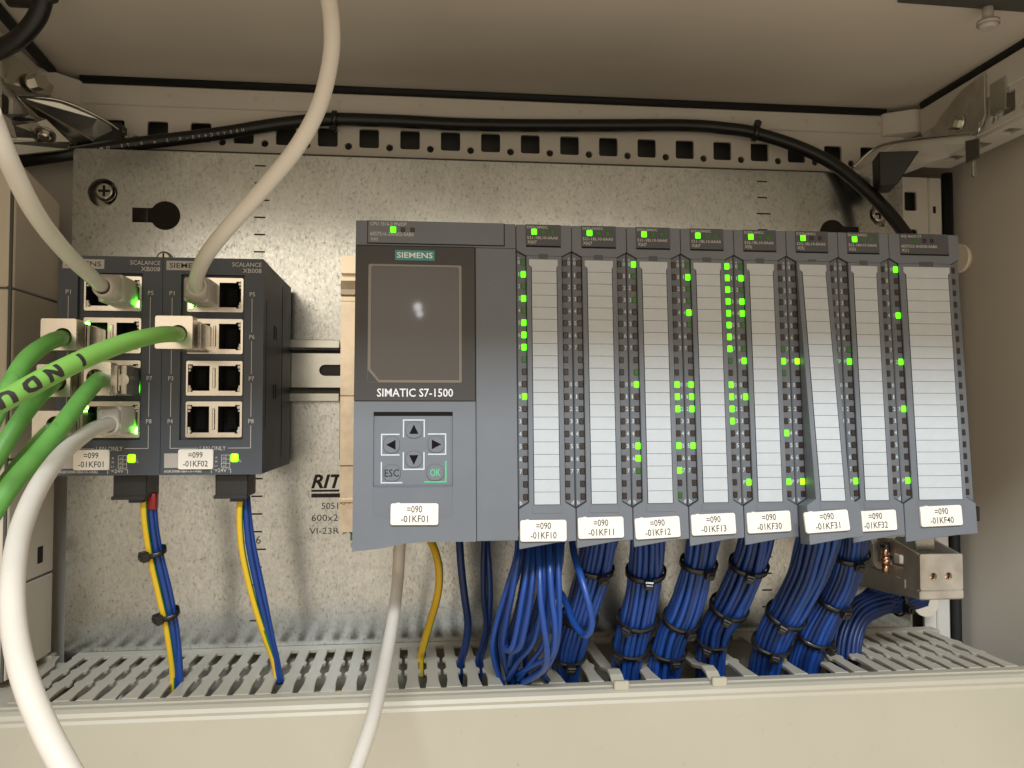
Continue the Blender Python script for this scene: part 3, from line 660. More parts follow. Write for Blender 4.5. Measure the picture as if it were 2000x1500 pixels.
t = cable('network_cable','white cable hanging from under the display module down past the duct','network cable',[(784,1040,62),(780,1075,61),(777,1130,58),(769,1200,44),(757,1270,20),(743,1340,-6),(723,1420,-30),(684,1530,-52)],2.95,'white_cable',G1)

def metal_plug(t, x0, x1, z0, z1, yf, cx, cz, r, slim=None):
    b = MB(); b.box(x0+1.2,x1-.4,yf+7,SWY+8,z0+.8,z1-.8,b=.5); p = b.build('plug', 'nickel', t)
    b = MB()
    cut(b, rect(x0,x1,z0,z1,.8,3), [circ(cx,cz,r*1.12,24)], .6, lambda a,c,e: (a,yf+.6+e,c)); b.build('end_face', 'nickel', p)
    b = MB()
    for q in (((x0,x1),(z1-.9,z1)),((x0,x1),(z0,z0+.9)),((x0,x0+.9),(z0+.9,z1-.9)),((x1-.9,x1),(z0+.9,z1-.9))): b.box(q[0][0],q[0][1],yf+1.22,yf+8,q[1][0],q[1][1],b=.2)
    b.build('shell', 'nickel', p)
    b = MB(); b.box(x1-.2,x1+.25,yf+9,yf+11,z0+2,z1-2,b=.2); b.box(x1-.5,x1+.15,yf+14,SWY+2,z0+1.5,z1-1.2,b=.2); b.build('latch', 'zinc_bright', p)
def on_path(P, u, v):
    """index of the path point nearest to where the photo shows the tie"""
    best, bi = 1e9, 0
    for i, p in enumerate(P):
        q = at(u, v, p.y); d = (q-p).length
        if d < best: best, bi = d, i
    return bi
def lettering_on(t, pts, r, body, m, us):
    """letters printed along the jacket, heads down, on the side facing the room"""
    P = path(pts, 24); b = MB()
    for ch, (u, v) in zip(body, us):
        i = on_path(P, u, v); i = min(max(i,1), len(P)-2); c = P[i]; T = (P[i+1]-P[i-1]).normalized()
        vd = (CAM-c).normalized(); vd = (vd-T*vd.dot(T)).normalized(); dn = T.cross(vd)
        if dn.z > 0: dn = -dn
        vs, fs = glyphs(ch, .06); k_ = 6.0; mx = (max(v[0] for v in vs)+min(v[0] for v in vs))/2
        g = bmesh.new(); W_ = [g.verts.new(((q[0]-mx)*k_*1.4, (q[1]-.36)*k_, 0)) for q in vs]
        for f in fs:
            try: g.faces.new([W_[q] for q in f])
            except ValueError: pass
        for z in [x*.5 for x in range(-12,13)]:
            bmesh.ops.bisect_plane(g, geom=g.verts[:]+g.edges[:]+g.faces[:], plane_co=(0,z,0), plane_no=(0,1,0))
        for q in g.verts:
            an = q.co.y/r; q.co = c+T*q.co.x+(vd*math.cos(an)+dn*math.sin(an))*(r+.07)
        b.merge(g, 0)
    b.build('printed_lettering', m, t)
GR = 3.3
pg = [(350,654,14),(346,653,-2),(310,654,-24),(250,668,-48),(180,694,-70),(100,732,-88),(30,770,-100),(-40,806,-108)]
t = cable('network_cable','bright green cable with dark printed letters plugged into the right switch','network cable',pg,GR,'green_cable_pale',G2)
lettering_on(t,pg,GR,'INDU','print_dark',[(146,706),(94,734),(48,758),(2,782)])
metal_plug(t,-82.8,-67.6,93.6,107.5,0,-73.4,100.0,GR)
pg = [(124,662,14),(120,660,0),(90,672,-16),(50,704,-34),(16,760,-48),(-30,850,-56)]
t = cable('network_cable','green cable leaving the upper left metal plug of the left switch','network cable',pg,GR,'green_cable',G2); metal_plug(t,-128.3,-114.2,92.6,105.8,0,-119.6,98.2,GR)
pg = [(112,744,14),(104,748,2),(72,778,-14),(36,826,-26),(-10,900,-34),(-50,970,-40)]
t = cable('network_cable','green cable crossing behind the printed one from the third row of the left switch','network cable',pg,GR,'green_cable',G2); metal_plug(t,-130.8,-117.4,73.4,86.9,3,-122.6,79.6,GR)
pg = [(196,742,14),(190,744,-4),(160,778,-26),(118,834,-48),(70,892,-62),(20,950,-72),(-40,1040,-82)]
t = cable('network_cable','long green cable sweeping down left from the right third socket of the left switch','network cable',pg,GR,'green_cable',G2)
metal_plug(t,-112.4,-101.6,74.0,88.0,4,-107.8,81.4,GR)
b = MB(); b.box(-101.4,-98.9,15,SWY,74.6,87.6,b=.4); b.cyl((-100.2,14.9,81),(0,-1,0),2.6,.5,20); b.build('side_latch', 'zinc_bright', t)
pg = [(104,838,16),(98,842,4),(70,872,-12),(30,920,-24),(-30,1000,-32)]
t = cable('network_cable','lowest green cable half hidden behind the other green cables','network cable',pg,GR,'green_cable',G2); metal_plug(t,-132.6,-118.0,55.0,67.5,4,-123.4,61.6,GR)

# ================================================================== black cable at the top
pts = [(-30,322,128),(40,314,130),(140,300,132),(250,283,136),(420,262,143),(520,246,146),(590,237,146),(652,233,146),(760,236,146),(900,243,146),(1060,245,146),(1200,245,146),(1340,245,146),(1420,251,144),(1475,260,140),(1560,287,132),(1630,322,124),(1690,370,114),(1735,415,105),(1766,455,96),(1782,480,90)]
BP = path(pts, 6)
t = thing('black_cable','thick black cable strung along the rear frame rail into the end module','cable',tuple(at(-30,322,128)))
b = MB(); b.tube(BP, 3.9, 14); b.build('jacket', 'black_cable', t)
b = MB(); k0 = [i for i,p in enumerate(BP) if p.x > at(185,294,133).x][0]; L_ = 0
for ch, i in zip('2 x 0,75 QMM H05VV5-F', range(k0, k0+30)):
    pass
tx = 'H05VVC4V5-K 2 x 0,75 QMM'
for q, ch in enumerate(tx):
    u = 470-q*12.0
    c = at(u, 262-(u-420)*-.135 if u < 420 else 262-(u-420)*.155, 136+(u-250)*.04); c = min(BP, key=lambda p: abs(p.x-c.x)); i = BP.index(c)
    x = at(u,270,138).x; f = 0
    if ch == ' ': continue
    T = (BP[min(i+1,len(BP)-1)]-BP[i]).normalized(); c = c+T*((x-c.x)/T.x)
    vd = (CAM-c).normalized(); up = Vector((0,0,1)); vd = (vd-T*vd.dot(T)).normalized(); up = T.cross(vd)*-1
    vs, fs = glyphs(ch, .01); W_ = []
    for v in vs:
        z = (v[1]-.35)*2.6; W_.append(b.bm.verts.new(c-T*(v[0]-.3)*2.4*1+(vd*math.cos(z/3.9)+(up*math.sin(z/3.9)))*3.95))
    for g in fs:
        try: b.bm.faces.new([W_[k] for k in g])
        except ValueError: pass
b.build('printed_lettering', 'print_grey', t)

# ================================================================== cable ties
def tie(label, c, axis, rad, head, wd=2.6, ry_=1.0, group='black cable ties', hs=4.6):
    """strap ring around a bundle: centre c, bundle direction axis, head angle (0 = facing the viewer, + = to the right)"""
    t = thing('cable_tie', label, 'cable tie', tuple(c), group); a = Vector(axis).normalized()
    f = Vector((0,-1,0)); f = (f-a*f.dot(a)).normalized(); s_ = a.cross(f)
    if s_.x < 0: s_ = -s_
    n = 28; b = MB(); R0 = []
    for k in range(n):
        an = 2*math.pi*k/n; d = f*math.cos(an)*ry_+s_*math.sin(an)
        sag = a*math.cos(an*1+.6)*.8
        R0.append([b.bm.verts.new(c+d*(rad+o)+a*h+sag) for o, h in ((0,-wd/2),(1.1,-wd/2),(1.1,wd/2),(0,wd/2))])
    for k in range(n):
        for q in range(4):
            fc = b.bm.faces.new((R0[k][q],R0[(k+1)%n][q],R0[(k+1)%n][(q+1)%4],R0[k][(q+1)%4])); fc.smooth = q in (1,3)
    b.build('strap', 'tie_black', t)
    d = f*math.cos(head)*ry_+s_*math.sin(head); d.normalize(); tg = a.cross(d); p = c+d*(rad+1.6)+a*math.cos(head+.6)*.8
    b = MB(); b.box(-hs/2,hs/2,-1.6,2.0,-hs/2,hs/2,b=.5); b.box(-1.6,1.6,1.95,2.6,-1.0,1.0,b=.2)
    M = Matrix(((tg.x,d.x,a.x,p.x),(tg.y,d.y,a.y,p.y),(tg.z,d.z,a.z,p.z),(0,0,0,1)))
    for v in b.bm.verts: v.co = M @ v.co
    b.build('head', 'tie_black', t)
    b = MB(); b.box(-hs*.18,hs*.34,1.99,2.05,-hs*.36,-hs*.05)
    for v in b.bm.verts: v.co = M @ v.co
    b.build('strap_opening', 'cavity_black', t)
for u, lab in ((652,'left cable tie fixing the black cable to the frame rail'),(1475,'right cable tie fixing the black cable to the frame rail')):
    i = on_path(BP, u, 235 if u < 1000 else 258); tie(lab, BP[i], BP[min(i+1,len(BP)-1)]-BP[i-1], 4.1, 1.45, wd=3.0, hs=4.5)

# ================================================================== wires at the switches
def ygwire(label, pts, r=1.55, lo=.0, hi=.62, turns=.5, name='earth_wire'):
    P = path(pts, 10); b = MB(); b.tube(P, r, 14, mi=1, stripe=(0, lo, hi, turns))
    o = b.build(name, ['yellow_ins','green_ins']); return tag(o, label, 'wire')
def bwire(label, pts, r=1.5, m='blue_wire', group=None, parent=None):
    b = MB(); b.tube(path(pts, 10), r, 10); o = b.build('blue_wire' if parent is None else 'wire', m, parent)
    if parent is None: tag(o, label, 'wire', group)
    return o, path(pts, 10)
ygwire('yellow-green earth wire under the left switch, tied to blue wires', [(280,965,44),(283,1020,46),(294,1090,50),(310,1160,54),(324,1220,58),(332,1270,62),(337,1310,66),(338,1350,68)], lo=.34, hi=.97, turns=-.06)
o1, P1 = bwire('left blue wire of the pair under the left switch', [(292,975,48),(298,1030,49),(308,1090,51),(324,1160,55),(336,1220,59),(342,1265,63),(345,1300,66),(347,1350,68)], group='blue wires under the left switch')
o2, P2 = bwire('right blue wire of the pair under the left switch', [(300,975,50),(304,1030,51),(315,1090,53),(332,1160,57),(343,1220,61),(348,1265,64),(351,1300,66),(353,1350,68)], m='blue_wire_b', group='blue wires under the left switch')
b = MB(); q = at(299,983,48); b.box(q.x-3.4,q.x+1.8,q.y-2.2,q.y+3,q.z-3.0,q.z+5.0,b=.8,seg=2); tag(b.build('wire_sleeve','red_plastic'),'red twin end sleeve on the blue wires under the left switch','end sleeve')
for (u,v), lab in zip(((300,1078),(326,1198)),('upper tie around the yellow-green and blue wires under the left switch','lower tie around the yellow-green and blue wires under the left switch')):
    i = on_path(P1, u, v); tie(lab, P1[i]+Vector((-.3,0,0)), P1[i+1]-P1[i-1], 3.9, -.9, wd=2.4, hs=4.8)
ygwire('yellow-green earth wire under the right switch bowing free of its blue wires', [(471,960,44),(468,1010,46),(472,1070,49),(484,1130,53),(500,1190,58),(518,1245,63),(534,1290,68),(542,1330,70)], lo=.36, hi=.97, turns=-.05)
bwire('left blue wire of the pair under the right switch', [(478,960,48),(481,1010,48),(487,1070,50),(501,1140,55),(515,1200,60),(528,1255,65),(537,1290,68),(545,1335,70)], group='blue wires under the right switch')
bwire('right blue wire of the pair under the right switch', [(482,960,51),(486,1010,51),(495,1070,53),(510,1140,57),(522,1200,62),(533,1255,66),(541,1290,69),(549,1335,71)], m='blue_wire_b', group='blue wires under the right switch')
ygwire('yellow-green earth wire below the display module', [(838,1050,70),(851,1080,66),(858,1120,64),(854,1165,66),(840,1215,74),(826,1265,86),(822,1285,92),(822,1320,95)], r=2.0, lo=.38, hi=.9, turns=.02)
bwire('single dark blue wire left below the display module', [(897,1050,62),(901,1110,60),(908,1170,62),(914,1220,68),(908,1265,76),(900,1295,82),(896,1335,84)], r=2.0, m='blue_wire_c', group='dark blue wires below the display module')
bwire('second dark blue wire below the display module, left of the close pair', [(946,1050,64),(944,1110,62),(945,1170,64),(950,1220,70),(942,1260,80),(934,1290,86),(932,1335,88)], r=1.6, m='blue_wire_c', group='dark blue wires below the display module')
bwire('right one of the close dark blue pair below the display module', [(951,1050,66),(955,1110,63),(957,1160,64),(954,1215,70),(946,1262,82),(938,1292,88),(936,1335,90)], r=1.6, m='blue_wire', group='dark blue wires below the display module')

# ================================================================== blue wire bundles
def bundle(label, cps, seed, rad=8.6, twist=.5, dark=False, ring2=True, squash=.86, rw=1.42, n1=17):
    """cps: (u, v, depth, radius factor)"""
    rnd = random.Random(seed); C = spline([at(*c[:3]) for c in cps], 7); RF = spline([(c[3],0,0) for c in cps], 7)
    t = thing('wire_bundle', label, 'wire bundle', tuple(C[0]), 'blue wire bundles under the modules')
    n = len(C); T = [(C[min(i+1,n-1)]-C[max(i-1,0)]).normalized() for i in range(n)]
    slots = [(rad-rw, 2*math.pi*k/n1, 1) for k in range(n1)]
    if ring2: slots += [(rad-3.05*rw, 2*math.pi*(k+.5)/10, 2) for k in range(10)]
    for rr, a0, ringi in slots:
        ph = rnd.uniform(0,6.28); am = rnd.uniform(.2,.9); tw = twist+rnd.uniform(-.12,.12); P = []
        a1 = a0+rnd.uniform(-.08,.08)
        for i in range(n):
            f = Vector((0,-1,0)); f = (f-T[i]*f.dot(T[i])).normalized(); s_ = T[i].cross(f)
            if s_.x < 0: s_ = -s_
            an = a1+tw*i/n; R_ = rr*RF[i].x+am*math.sin(ph+i*.35)*.6
            P.append(C[i]+(f*math.cos(an)*squash+s_*math.sin(an))*R_)
        b = MB(); b.tube(P, rw, 8, caps=False); b.build('wire', rnd.choice(['blue_wire','blue_wire','blue_wire_b','blue_wire_c']) if ringi == 1 and not dark else 'blue_wire_c', t)
    return C
def bties(C, l, rad):
    for u, v, head, lab, rr in l:
        i = on_path(C, u, v); i = max(1, min(len(C)-2, i)); tie(lab, C[i], C[i+1]-C[i-1], rad*rr+.2, head, ry_=.88, group='cable ties on the blue bundles')
C2 = bundle('blue wire bundle below the -01KF11 module', [(1176,1040,30,1.0),(1166,1085,34,1.0),(1152,1140,40,.98),(1132,1205,48,.95),(1114,1262,58,.95),(1106,1310,66,.8),(1102,1370,70,.8)], 2)
bties(C2, [(1166,1108,.25,'upper tie on the bundle below the -01KF11 module',1.0),(1130,1203,.05,'middle tie on the bundle below the -01KF11 module',.97),(1114,1275,.0,'lower tie on the bundle below the -01KF11 module',.93)], 8.6)
C3 = bundle('blue wire bundle below the -01KF12 module', [(1266,1040,30,1.0),(1264,1085,34,1.0),(1258,1140,40,1.0),(1246,1200,48,1.0),(1232,1255,58,1.0),(1222,1310,66,.95),(1218,1370,70,.9)], 3)
bties(C3, [(1262,1112,-.1,'upper tie on the bundle below the -01KF12 module',1.02),(1244,1208,-.62,'middle tie on the bundle below the -01KF12 module',1.02),(1230,1264,-.7,'lower tie on the bundle below the -01KF12 module',1.02)], 8.6)
C4 = bundle('blue wire bundle below the -01KF13 module', [(1376,1040,30,.92),(1368,1085,34,.92),(1354,1140,40,.92),(1336,1195,48,.95),(1312,1245,58,1.0),(1298,1300,66,1.0),(1290,1370,70,1.0)], 4)
bties(C4, [(1366,1100,.25,'upper tie on the bundle below the -01KF13 module',.95),(1330,1212,.35,'middle tie on the bundle below the -01KF13 module',.97),(1304,1268,.1,'lower tie on the bundle below the -01KF13 module',1.03)], 8.6)
C5 = bundle('blue wire bundle below the -01KF30 module', [(1480,1040,30,1.0),(1470,1080,34,1.0),(1450,1135,42,1.02),(1424,1185,52,1.05),(1398,1230,62,1.0),(1388,1290,72,.9),(1384,1370,76,.9)], 5)
bties(C5, [(1466,1108,-.2,'upper tie on the bundle below the -01KF30 module',1.03),(1426,1190,-.25,'middle tie on the bundle below the -01KF30 module',1.06),(1396,1250,-.55,'lower tie on the bundle below the -01KF30 module',.98)], 8.6)
C6 = bundle('widest blue wire bundle, below the ajar -01KF31 module', [(1606,1020,16,1.25),(1594,1070,26,1.25),(1576,1125,36,1.2),(1545,1185,48,1.1),(1514,1240,58,1.08),(1494,1300,66,1.0),(1486,1370,70,1.0)], 6, n1=19)
bties(C6, [(1536,1200,-.35,'upper tie on the widest bundle below the -01KF31 module',1.13),(1510,1258,-.15,'lower tie on the widest bundle below the -01KF31 module',1.1)], 8.6)
C7 = bundle('blue wire bundle below the -01KF32 module', [(1670,1030,34,.85),(1664,1075,38,.85),(1650,1130,46,.88),(1626,1180,54,.9),(1596,1235,62,1.0),(1572,1295,70,1.0),(1562,1370,74,1.0)], 7)
bties(C7, [(1663,1080,-.05,'upper tie on the bundle below the -01KF32 module',.95),(1630,1172,.25,'middle tie on the bundle below the -01KF32 module',.95),(1592,1240,.55,'lower tie on the bundle below the -01KF32 module',1.05)], 8.6)
C8 = bundle('dark blue bundle bending from behind the metal clamp block into the duct', [(1800,1160,100,.8),(1760,1172,96,.82),(1715,1178,92,.85),(1676,1196,88,.9),(1655,1240,84,1.0),(1648,1300,82,1.0),(1646,1370,80,1.0)], 8, twist=.3, dark=True)
bties(C8, [(1752,1174,.3,'tie on the bundle behind the metal clamp block',.9)], 8.6)
for k, l in enumerate((('upper dark wire curving behind the metal clamp block',[(1738,1085,104),(1728,1110,104),(1712,1140,100),(1690,1158,97),(1665,1180,95)]),('lower dark wire curving behind the metal clamp block',[(1764,1100,104),(1750,1130,102),(1726,1150,98),(1700,1162,96),(1668,1186,94)]))):
    bwire(l[0], l[1], r=1.7, m='blue_wire_c', group='dark wires behind the clamp block')
# loose fan below the first input module
t = thing('wire_bundle', 'loose fan of blue wires spreading below the -01KF10 module', 'wire bundle', tuple(at(1050,1060,30)), 'blue wire bundles under the modules')
fan = [[(1012,1050,28),(1008,1090,26),(990,1150,30),(972,1210,38),(962,1260,46),(968,1300,54),(985,1345,60)],
 [(1024,1055,30),(1014,1110,28),(998,1160,34),(984,1215,42),(978,1260,50),(990,1310,56),(1000,1350,60)],
 [(1036,1055,26),(1030,1110,20),(1020,1170,18),(1012,1220,20),(1002,1262,26),(990,1270,34),(985,1250,42)],
 [(1044,1055,24),(1042,1110,16),(1036,1170,14),(1026,1225,16),(1016,1262,22),(1000,1276,32),(996,1300,46)],
 [(1052,1055,22),(1054,1110,12),(1056,1170,8),(1062,1220,8),(1068,1265,12),(1066,1300,20),(1050,1318,32),(1020,1335,46)],
 [(1062,1055,22),(1062,1110,14),(1060,1170,14),(1050,1230,18),(1038,1262,26),(1012,1292,38),(992,1330,52)],
 [(1072,1055,20),(1074,1110,10),(1078,1170,8),(1084,1220,8),(1082,1262,14),(1070,1285,22),(1046,1298,34),(1008,1318,50)],
 [(1082,1055,26),(1080,1110,22),(1068,1170,22),(1052,1215,26),(1036,1245,32),(1022,1262,40),(1010,1300,50)],
 [(1098,1052,26),(1094,1100,22),(1084,1150,24),(1070,1200,30),(1050,1235,36),(1030,1255,44),(1014,1290,54)],
 [(1018,1050,38),(1004,1120,40),(980,1190,46),(968,1240,54),(972,1300,60),(980,1350,64)],
 [(1050,1050,38),(1038,1120,38),(1018,1180,42),(1004,1230,48),(1000,1280,56),(1006,1350,62)],
 [(1074,1050,36),(1064,1120,36),(1046,1190,38),(1032,1240,44),(1026,1290,52),(1030,1345,60)],
 [(1090,1050,34),(1076,1120,34),(1062,1180,36),(1040,1230,44),(1016,1265,52),(1004,1320,60)],
 [(1030,1050,42),(1022,1130,44),(1008,1200,50),(990,1260,56),(996,1340,64)],
 [(1068,1300,40),(1062,1318,44),(1070,1330,48),(1076,1345,54)],
 [(1016,1052,24),(1010,1100,18),(1000,1160,20),(990,1210,28),(984,1260,38),(990,1300,48),(1004,1345,58)],
 [(1046,1052,30),(1040,1100,26),(1030,1160,26),(1020,1210,30),(1014,1250,38),(1008,1290,48),(1000,1345,58)],
 [(1066,1052,28),(1070,1100,22),(1072,1160,20),(1070,1220,22),(1060,1262,28),(1040,1290,36),(1012,1330,50)],
 [(1088,1052,22),(1090,1100,14),(1092,1160,12),(1092,1215,14),(1086,1262,20),(1072,1296,28),(1052,1312,38),(1016,1340,52)]]
for k, l in enumerate(fan): bwire(None, l, r=1.42, m=['blue_wire_b','blue_wire','blue_wire_b','blue_wire'][k % 4] if k < 9 or k > 14 else 'blue_wire_c', parent=t)
bwire('single blue wire forming a drooping loop between the first two bundles', [(1116,1050,30),(1122,1085,18),(1136,1130,8),(1150,1180,4),(1156,1215,5),(1150,1236,8),(1138,1238,13),(1120,1215,20),(1108,1185,27),(1098,1162,34),(1086,1152,42)], r=1.6, m='blue_wire_b')

# ================================================================== wire duct
ZD = -65.0
t = thing('wire_duct', 'grey-beige slotted wire duct running along the bottom', 'wire duct', (85,80,-150))
b = MB(); b.box(-158.5,343,117.8,127.2,ZD-1.9,ZD,b=.3); b.box(-158.5,343,125.2,127.2,-150,ZD-2,b=.2); b.build('back_edge', 'duct_plastic', t)
b = MB(); b.box(-175,343,40,127,-172,-170); b.build('floor', 'black_plastic', t)  # blackened floor: the shade deep in the duct is put into its colour
def fing_outline(hw=2.85, y0=117.9, y1=44.6):
    # right-hand contour from the back edge to the front rim, with the two break-off necks
    R_ = [(hw,y0),(hw,99.5),(hw+.15,96.5),(hw+1.35,94.6),(hw+1.5,93.0),(hw+1.35,91.4),(hw+.1,89.4),(hw,87),(hw,78),(hw+.15,75.5),(hw+1.35,73.6),(hw+1.5,72),(hw+1.35,70.4),(hw+.1,68.4),(hw,64),(hw,57),(hw+.9,y1)]
    return R_+[(-x,y) for x,y in R_[::-1]]
def finger_mesh(y1=44.6, y0=117.9):
    b = MB(); o_ = [p for p in fing_outline(y0=y0, y1=y1)]
    b.extr([Vector((x,y,0)) for x,y in o_], Vector((0,0,-1.9)), .3)
    return b.mesh('finger', 'duct_plastic')
FM = finger_mesh()
fx = [-154.7]+[-145+10*k for k in range(22)]+[115,143.5,193.5,220,241.8,252,264.8,274.8,284.8,294.8,304.8,314.8,324.8,334.8]
for x in fx: inst('finger', FM, t, (x,0,ZD))
# snapped-off stub and the two fingers bent over the rim
b = MB(); b.extr([Vector((x,y,ZD)) for x,y in ((82.3,44.6),(88.6,44.6),(88.0,52),(87.4,56),(86,58.5),(84,58),(83,54))], Vector((0,0,-1.9)), .3); b.build('finger', 'duct_plastic', t)
b = MB(); b.extr([Vector((x,y,ZD)) for x,y in ((92.2,117.9),(98,117.9),(98,60),(98.6,57),(99.5,44.6),(91,44.6),(92.2,57))], Vector((0,0,-1.9)), .3); b.build('finger', 'duct_plastic', t)
for x in (124.8,173.6):
    P = [(117.9,ZD-.9),(80,ZD-.9),(66,ZD-.5),(58,ZD+1.2),(52,ZD+2.6),(46,ZD+1.8),(42,ZD-.3),(38.6,ZD-1.4),(36.6,ZD-.6)]
    b = MB(); up = [Vector((x-3.1,y,z+.95)) for y,z in P]+[Vector((x-3.1,y,z-.95)) for y,z in P[::-1]]
    b.extr(up, Vector((6.4,0,0)), .25); b.box(x-3.5,x+3.9,34.4,37.2,ZD-1.9,ZD+2.6,b=.5); b.build('bent_finger', 'duct_plastic_pale', t)
b = MB(); b.box(-176,347,38.2,44.8,ZD-2.6,ZD-.2,b=.6); b.build('front_rim', 'duct_plastic_pale', t)
b = MB()
prof = [(38.0,ZD-.9),(35.6,ZD-1.2),(33.4,ZD-2.4),(32.6,ZD-4.2),(33.0,ZD-5.6),(32.2,ZD-7),(31.6,-210),(34.4,-210),(35.4,ZD-4),(38.0,ZD-3)]
b.extr([Vector((-176,y,z)) for y,z in prof], Vector((560,0,0)), .0); cov = b.build('front_cover', 'duct_plastic_pale', t)
# left neighbour duct end
t = thing('wire_duct', 'end of another beige duct at the lower left edge', 'wire duct', (-190,100,-150))
b = MB(); b.box(-216,-169.5,120,127,ZD-40,ZD+.5,b=.4); b.box(-216,-172,118.5,120.5,ZD-1,ZD+1.4,b=.3); b.build('back_edge', 'duct_plastic', t)
b = MB()
b.extr([Vector((x,y,ZD)) for x,y in ((-169.8,122),(-166.2,122),(-164.6,112),(-161.5,104),(-160.6,86),(-158.9,82),(-160.4,74),(-163.6,76),(-165.2,84),(-165.8,100),(-168.6,112))], Vector((0,0,-2)), .3); b.build('finger', 'duct_plastic_pale', t)
b = MB(); b.box(-216,-161.5,46,118,ZD-4.5,ZD-2.6,b=.3); b.box(-216,-176.5,34,45,-200,ZD-1.5,b=.6); b.build('front_rim', 'duct_plastic', t)
# wires lying inside the duct
for k, (z, y, x0, x1, m, lab) in enumerate(((-73,56,-160,-60,'blue_wire_b','blue wire lying in the duct at the left, nearest the rim'),(-88,70,-160,120,'blue_wire','blue wire lying in the duct at the left, second from the rim'),(-84,92,60,335,'blue_wire','blue wire lying in the duct at the right'),(-79,66,245,300,'blue_wire_c','dark blue wire under the gap at the right of the duct'))):
    b = MB(); b.tube(spline([(x0,y,z),(x0*.6+x1*.4,y+5,z-3),(x0*.3+x1*.7,y-3,z+1),(x1,y+2,z-4)],10), 1.7, 10); tag(b.build('blue_wire', m), lab, 'wire', 'wires lying in the duct')
for k, (z, y, x0, x1, lab) in enumerate(((-73,57,-75,32,'yellow-green wire lying in the duct below the loose earth wire'),(-90,84,-20,70,'yellow-green wire lying deeper in the duct under the display module'))):
    b = MB(); b.tube(spline([(x0,y,z-6),(x0*.6+x1*.4,y+4,z),(x0*.3+x1*.7,y-2,z+2),(x1,y+6,z-5)],10), 2.2, 12, mi=1, stripe=(0,.2,.8,.2)); tag(b.build('earth_wire', ['yellow_ins','green_ins']), lab, 'wire', 'wires lying in the duct')
b = MB(); q = at(240,1318,75); b.box(q.x-3.5,q.x+3,70,73,-74,-70.5,b=.4); tag(b.build('wire_marker','print_white'),'small white wire marker seen through a duct slot at left','wire marker')

# ================================================================== beige trunking at the left edge
t = thing('vertical_trunking', 'tall beige covered trunking at the left edge beside the plate', 'trunking', (-195,95,-60))
XS = -171.5
segs = [(128.6,0,0),(43,0,0),(-19.6,0,0),(-64.2,0,0)]
b = MB(); b.extr([Vector((x,y,129.0)) for x,y in ((XS,124),(XS,72.5),(XS-2.5,70),(-217,70),(-217,124))], Vector((0,0,56)), .6)
for v in b.bm.verts:
    if v.co.z > 180: v.co.z = 183+max(0,(124-v.co.y))*.19
b.build('cover', 'beige_cover', t)
for z0, z1 in ((44.6,127.9),(-19.0,43.5),(-63.5,-20.2)):
    b = MB(); b.extr([Vector((x,y,z0)) for x,y in ((XS,124),(XS,72.5),(XS-2.5,70),(-217,70),(-217,124))], Vector((0,0,z1-z0)), .5); b.build('cover', 'beige_cover', t)
b = MB(); b.box(XS-.3,XS+.08,104.5,111,-12.4,-3.6); b.build('slot', 'cavity_black', t)
b = MB(); b.box(-216,XS-.6,70.6,123.5,-63.4,183); b.build('core', 'dark_steel', t)

# ================================================================== brackets in the upper corners
def sheet(t, name, m, pts, d, b_=.3):
    b = MB(); b.extr([Vector(p) for p in pts], Vector(d), b_); return b.build(name, m, t)
t = thing('corner_bracket', 'shiny zinc corner bracket bolted under the frame at upper left', 'bracket', tuple(at(100,220,110)))
P = [at(8,118,96), at(16,150,98), at(30,182,104), at(48,186,108), at(120,196,118), at(190,226,130), at(246,262,142), at(280,292,148), at(226,302,146), at(150,296,138), at(96,262,122), at(40,196,106), at(0,150,96)]
b = MB(); b.extr([p for p in P], Vector((0,.0,-1.6)), .3); b.build('gusset', 'zinc_bright', t)
P = [at(4,116,84), at(28,108,92), at(106,168,112), at(100,188,110), at(34,186,94), at(8,160,86)]
b = MB(); b.extr(P, Vector((-1.2,2.2,0)), .3); b.build('flange', 'zinc_bright', t)
q = at(70,158,96); b = MB(); b.cyl(q+Vector((-2,3,0)), (.85,-.5,0), 5.6, 1.6, 24); b.cyl(q+Vector((-.8,2.2,0)), (.85,-.5,0), 4.4, 4.6, 6); b.build('bolt', 'zinc_bright', t)
b = MB(); b.tube(spline([at(30,182,100),at(48,187,106),at(120,197,116),at(190,227,128),at(246,263,140)],6), .9, 8); b.build('rolled_edge', 'zinc_bright', t)
b = MB(); q = at(190,262,138); b.box(q.x-14,q.x+14,q.y-2,q.y+8,q.z-11,q.z+7,b=.8); b.build('rubber_block', 'black_plastic', t)
t = thing('support_bar', 'shiny zinc support bar with a slot and dome bolt at the left edge', 'support bar', tuple(at(40,250,100)))
P0, P1_ = at(-30,226,92), at(96,236,128)
b = MB(); b.extr([at(-30,222,90),at(60,222,104),at(90,232,114),at(140,280,126),at(-30,274,96)], Vector((0,1.2,-.6)), .25); b.build('top_sheet', 'zinc_bright', t)
b = MB(); b.extr([at(-30,275,95),at(136,279,125),at(134,292,126),at(-30,310,97)], Vector((0,1.2,0)), .2); b.build('front_lip', 'din_zinc', t)
b = MB(); b.tube([at(-30,275,94.4),at(136,279,124.4)], .55, 8); b.build('bent_edge', 'zinc_bright', t)
q = at(43,233,100.2); b = MB(); b.extr([q+Vector((6.2*math.cos(a)*1.0,-.6,.75*math.sin(a))) for a in [k*math.pi/8 for k in range(16)]], Vector((0,1.4,0))); b.build('slot', 'cavity_black', t)
q = at(88,262,112); b = MB(); b.cyl(q, (0,-.5,-.86), 5.6, 1.2, 24); b.cyl(q+Vector((0,-.6,-1.0)), (0,-.5,-.86), 4.4, 2.6, 24, r2=2.2); b.build('dome_bolt', 'zinc_bright', t)
t = thing('corner_bracket', 'dull painted corner bracket with bolt under the frame at upper right', 'bracket', tuple(at(1800,260,120)))
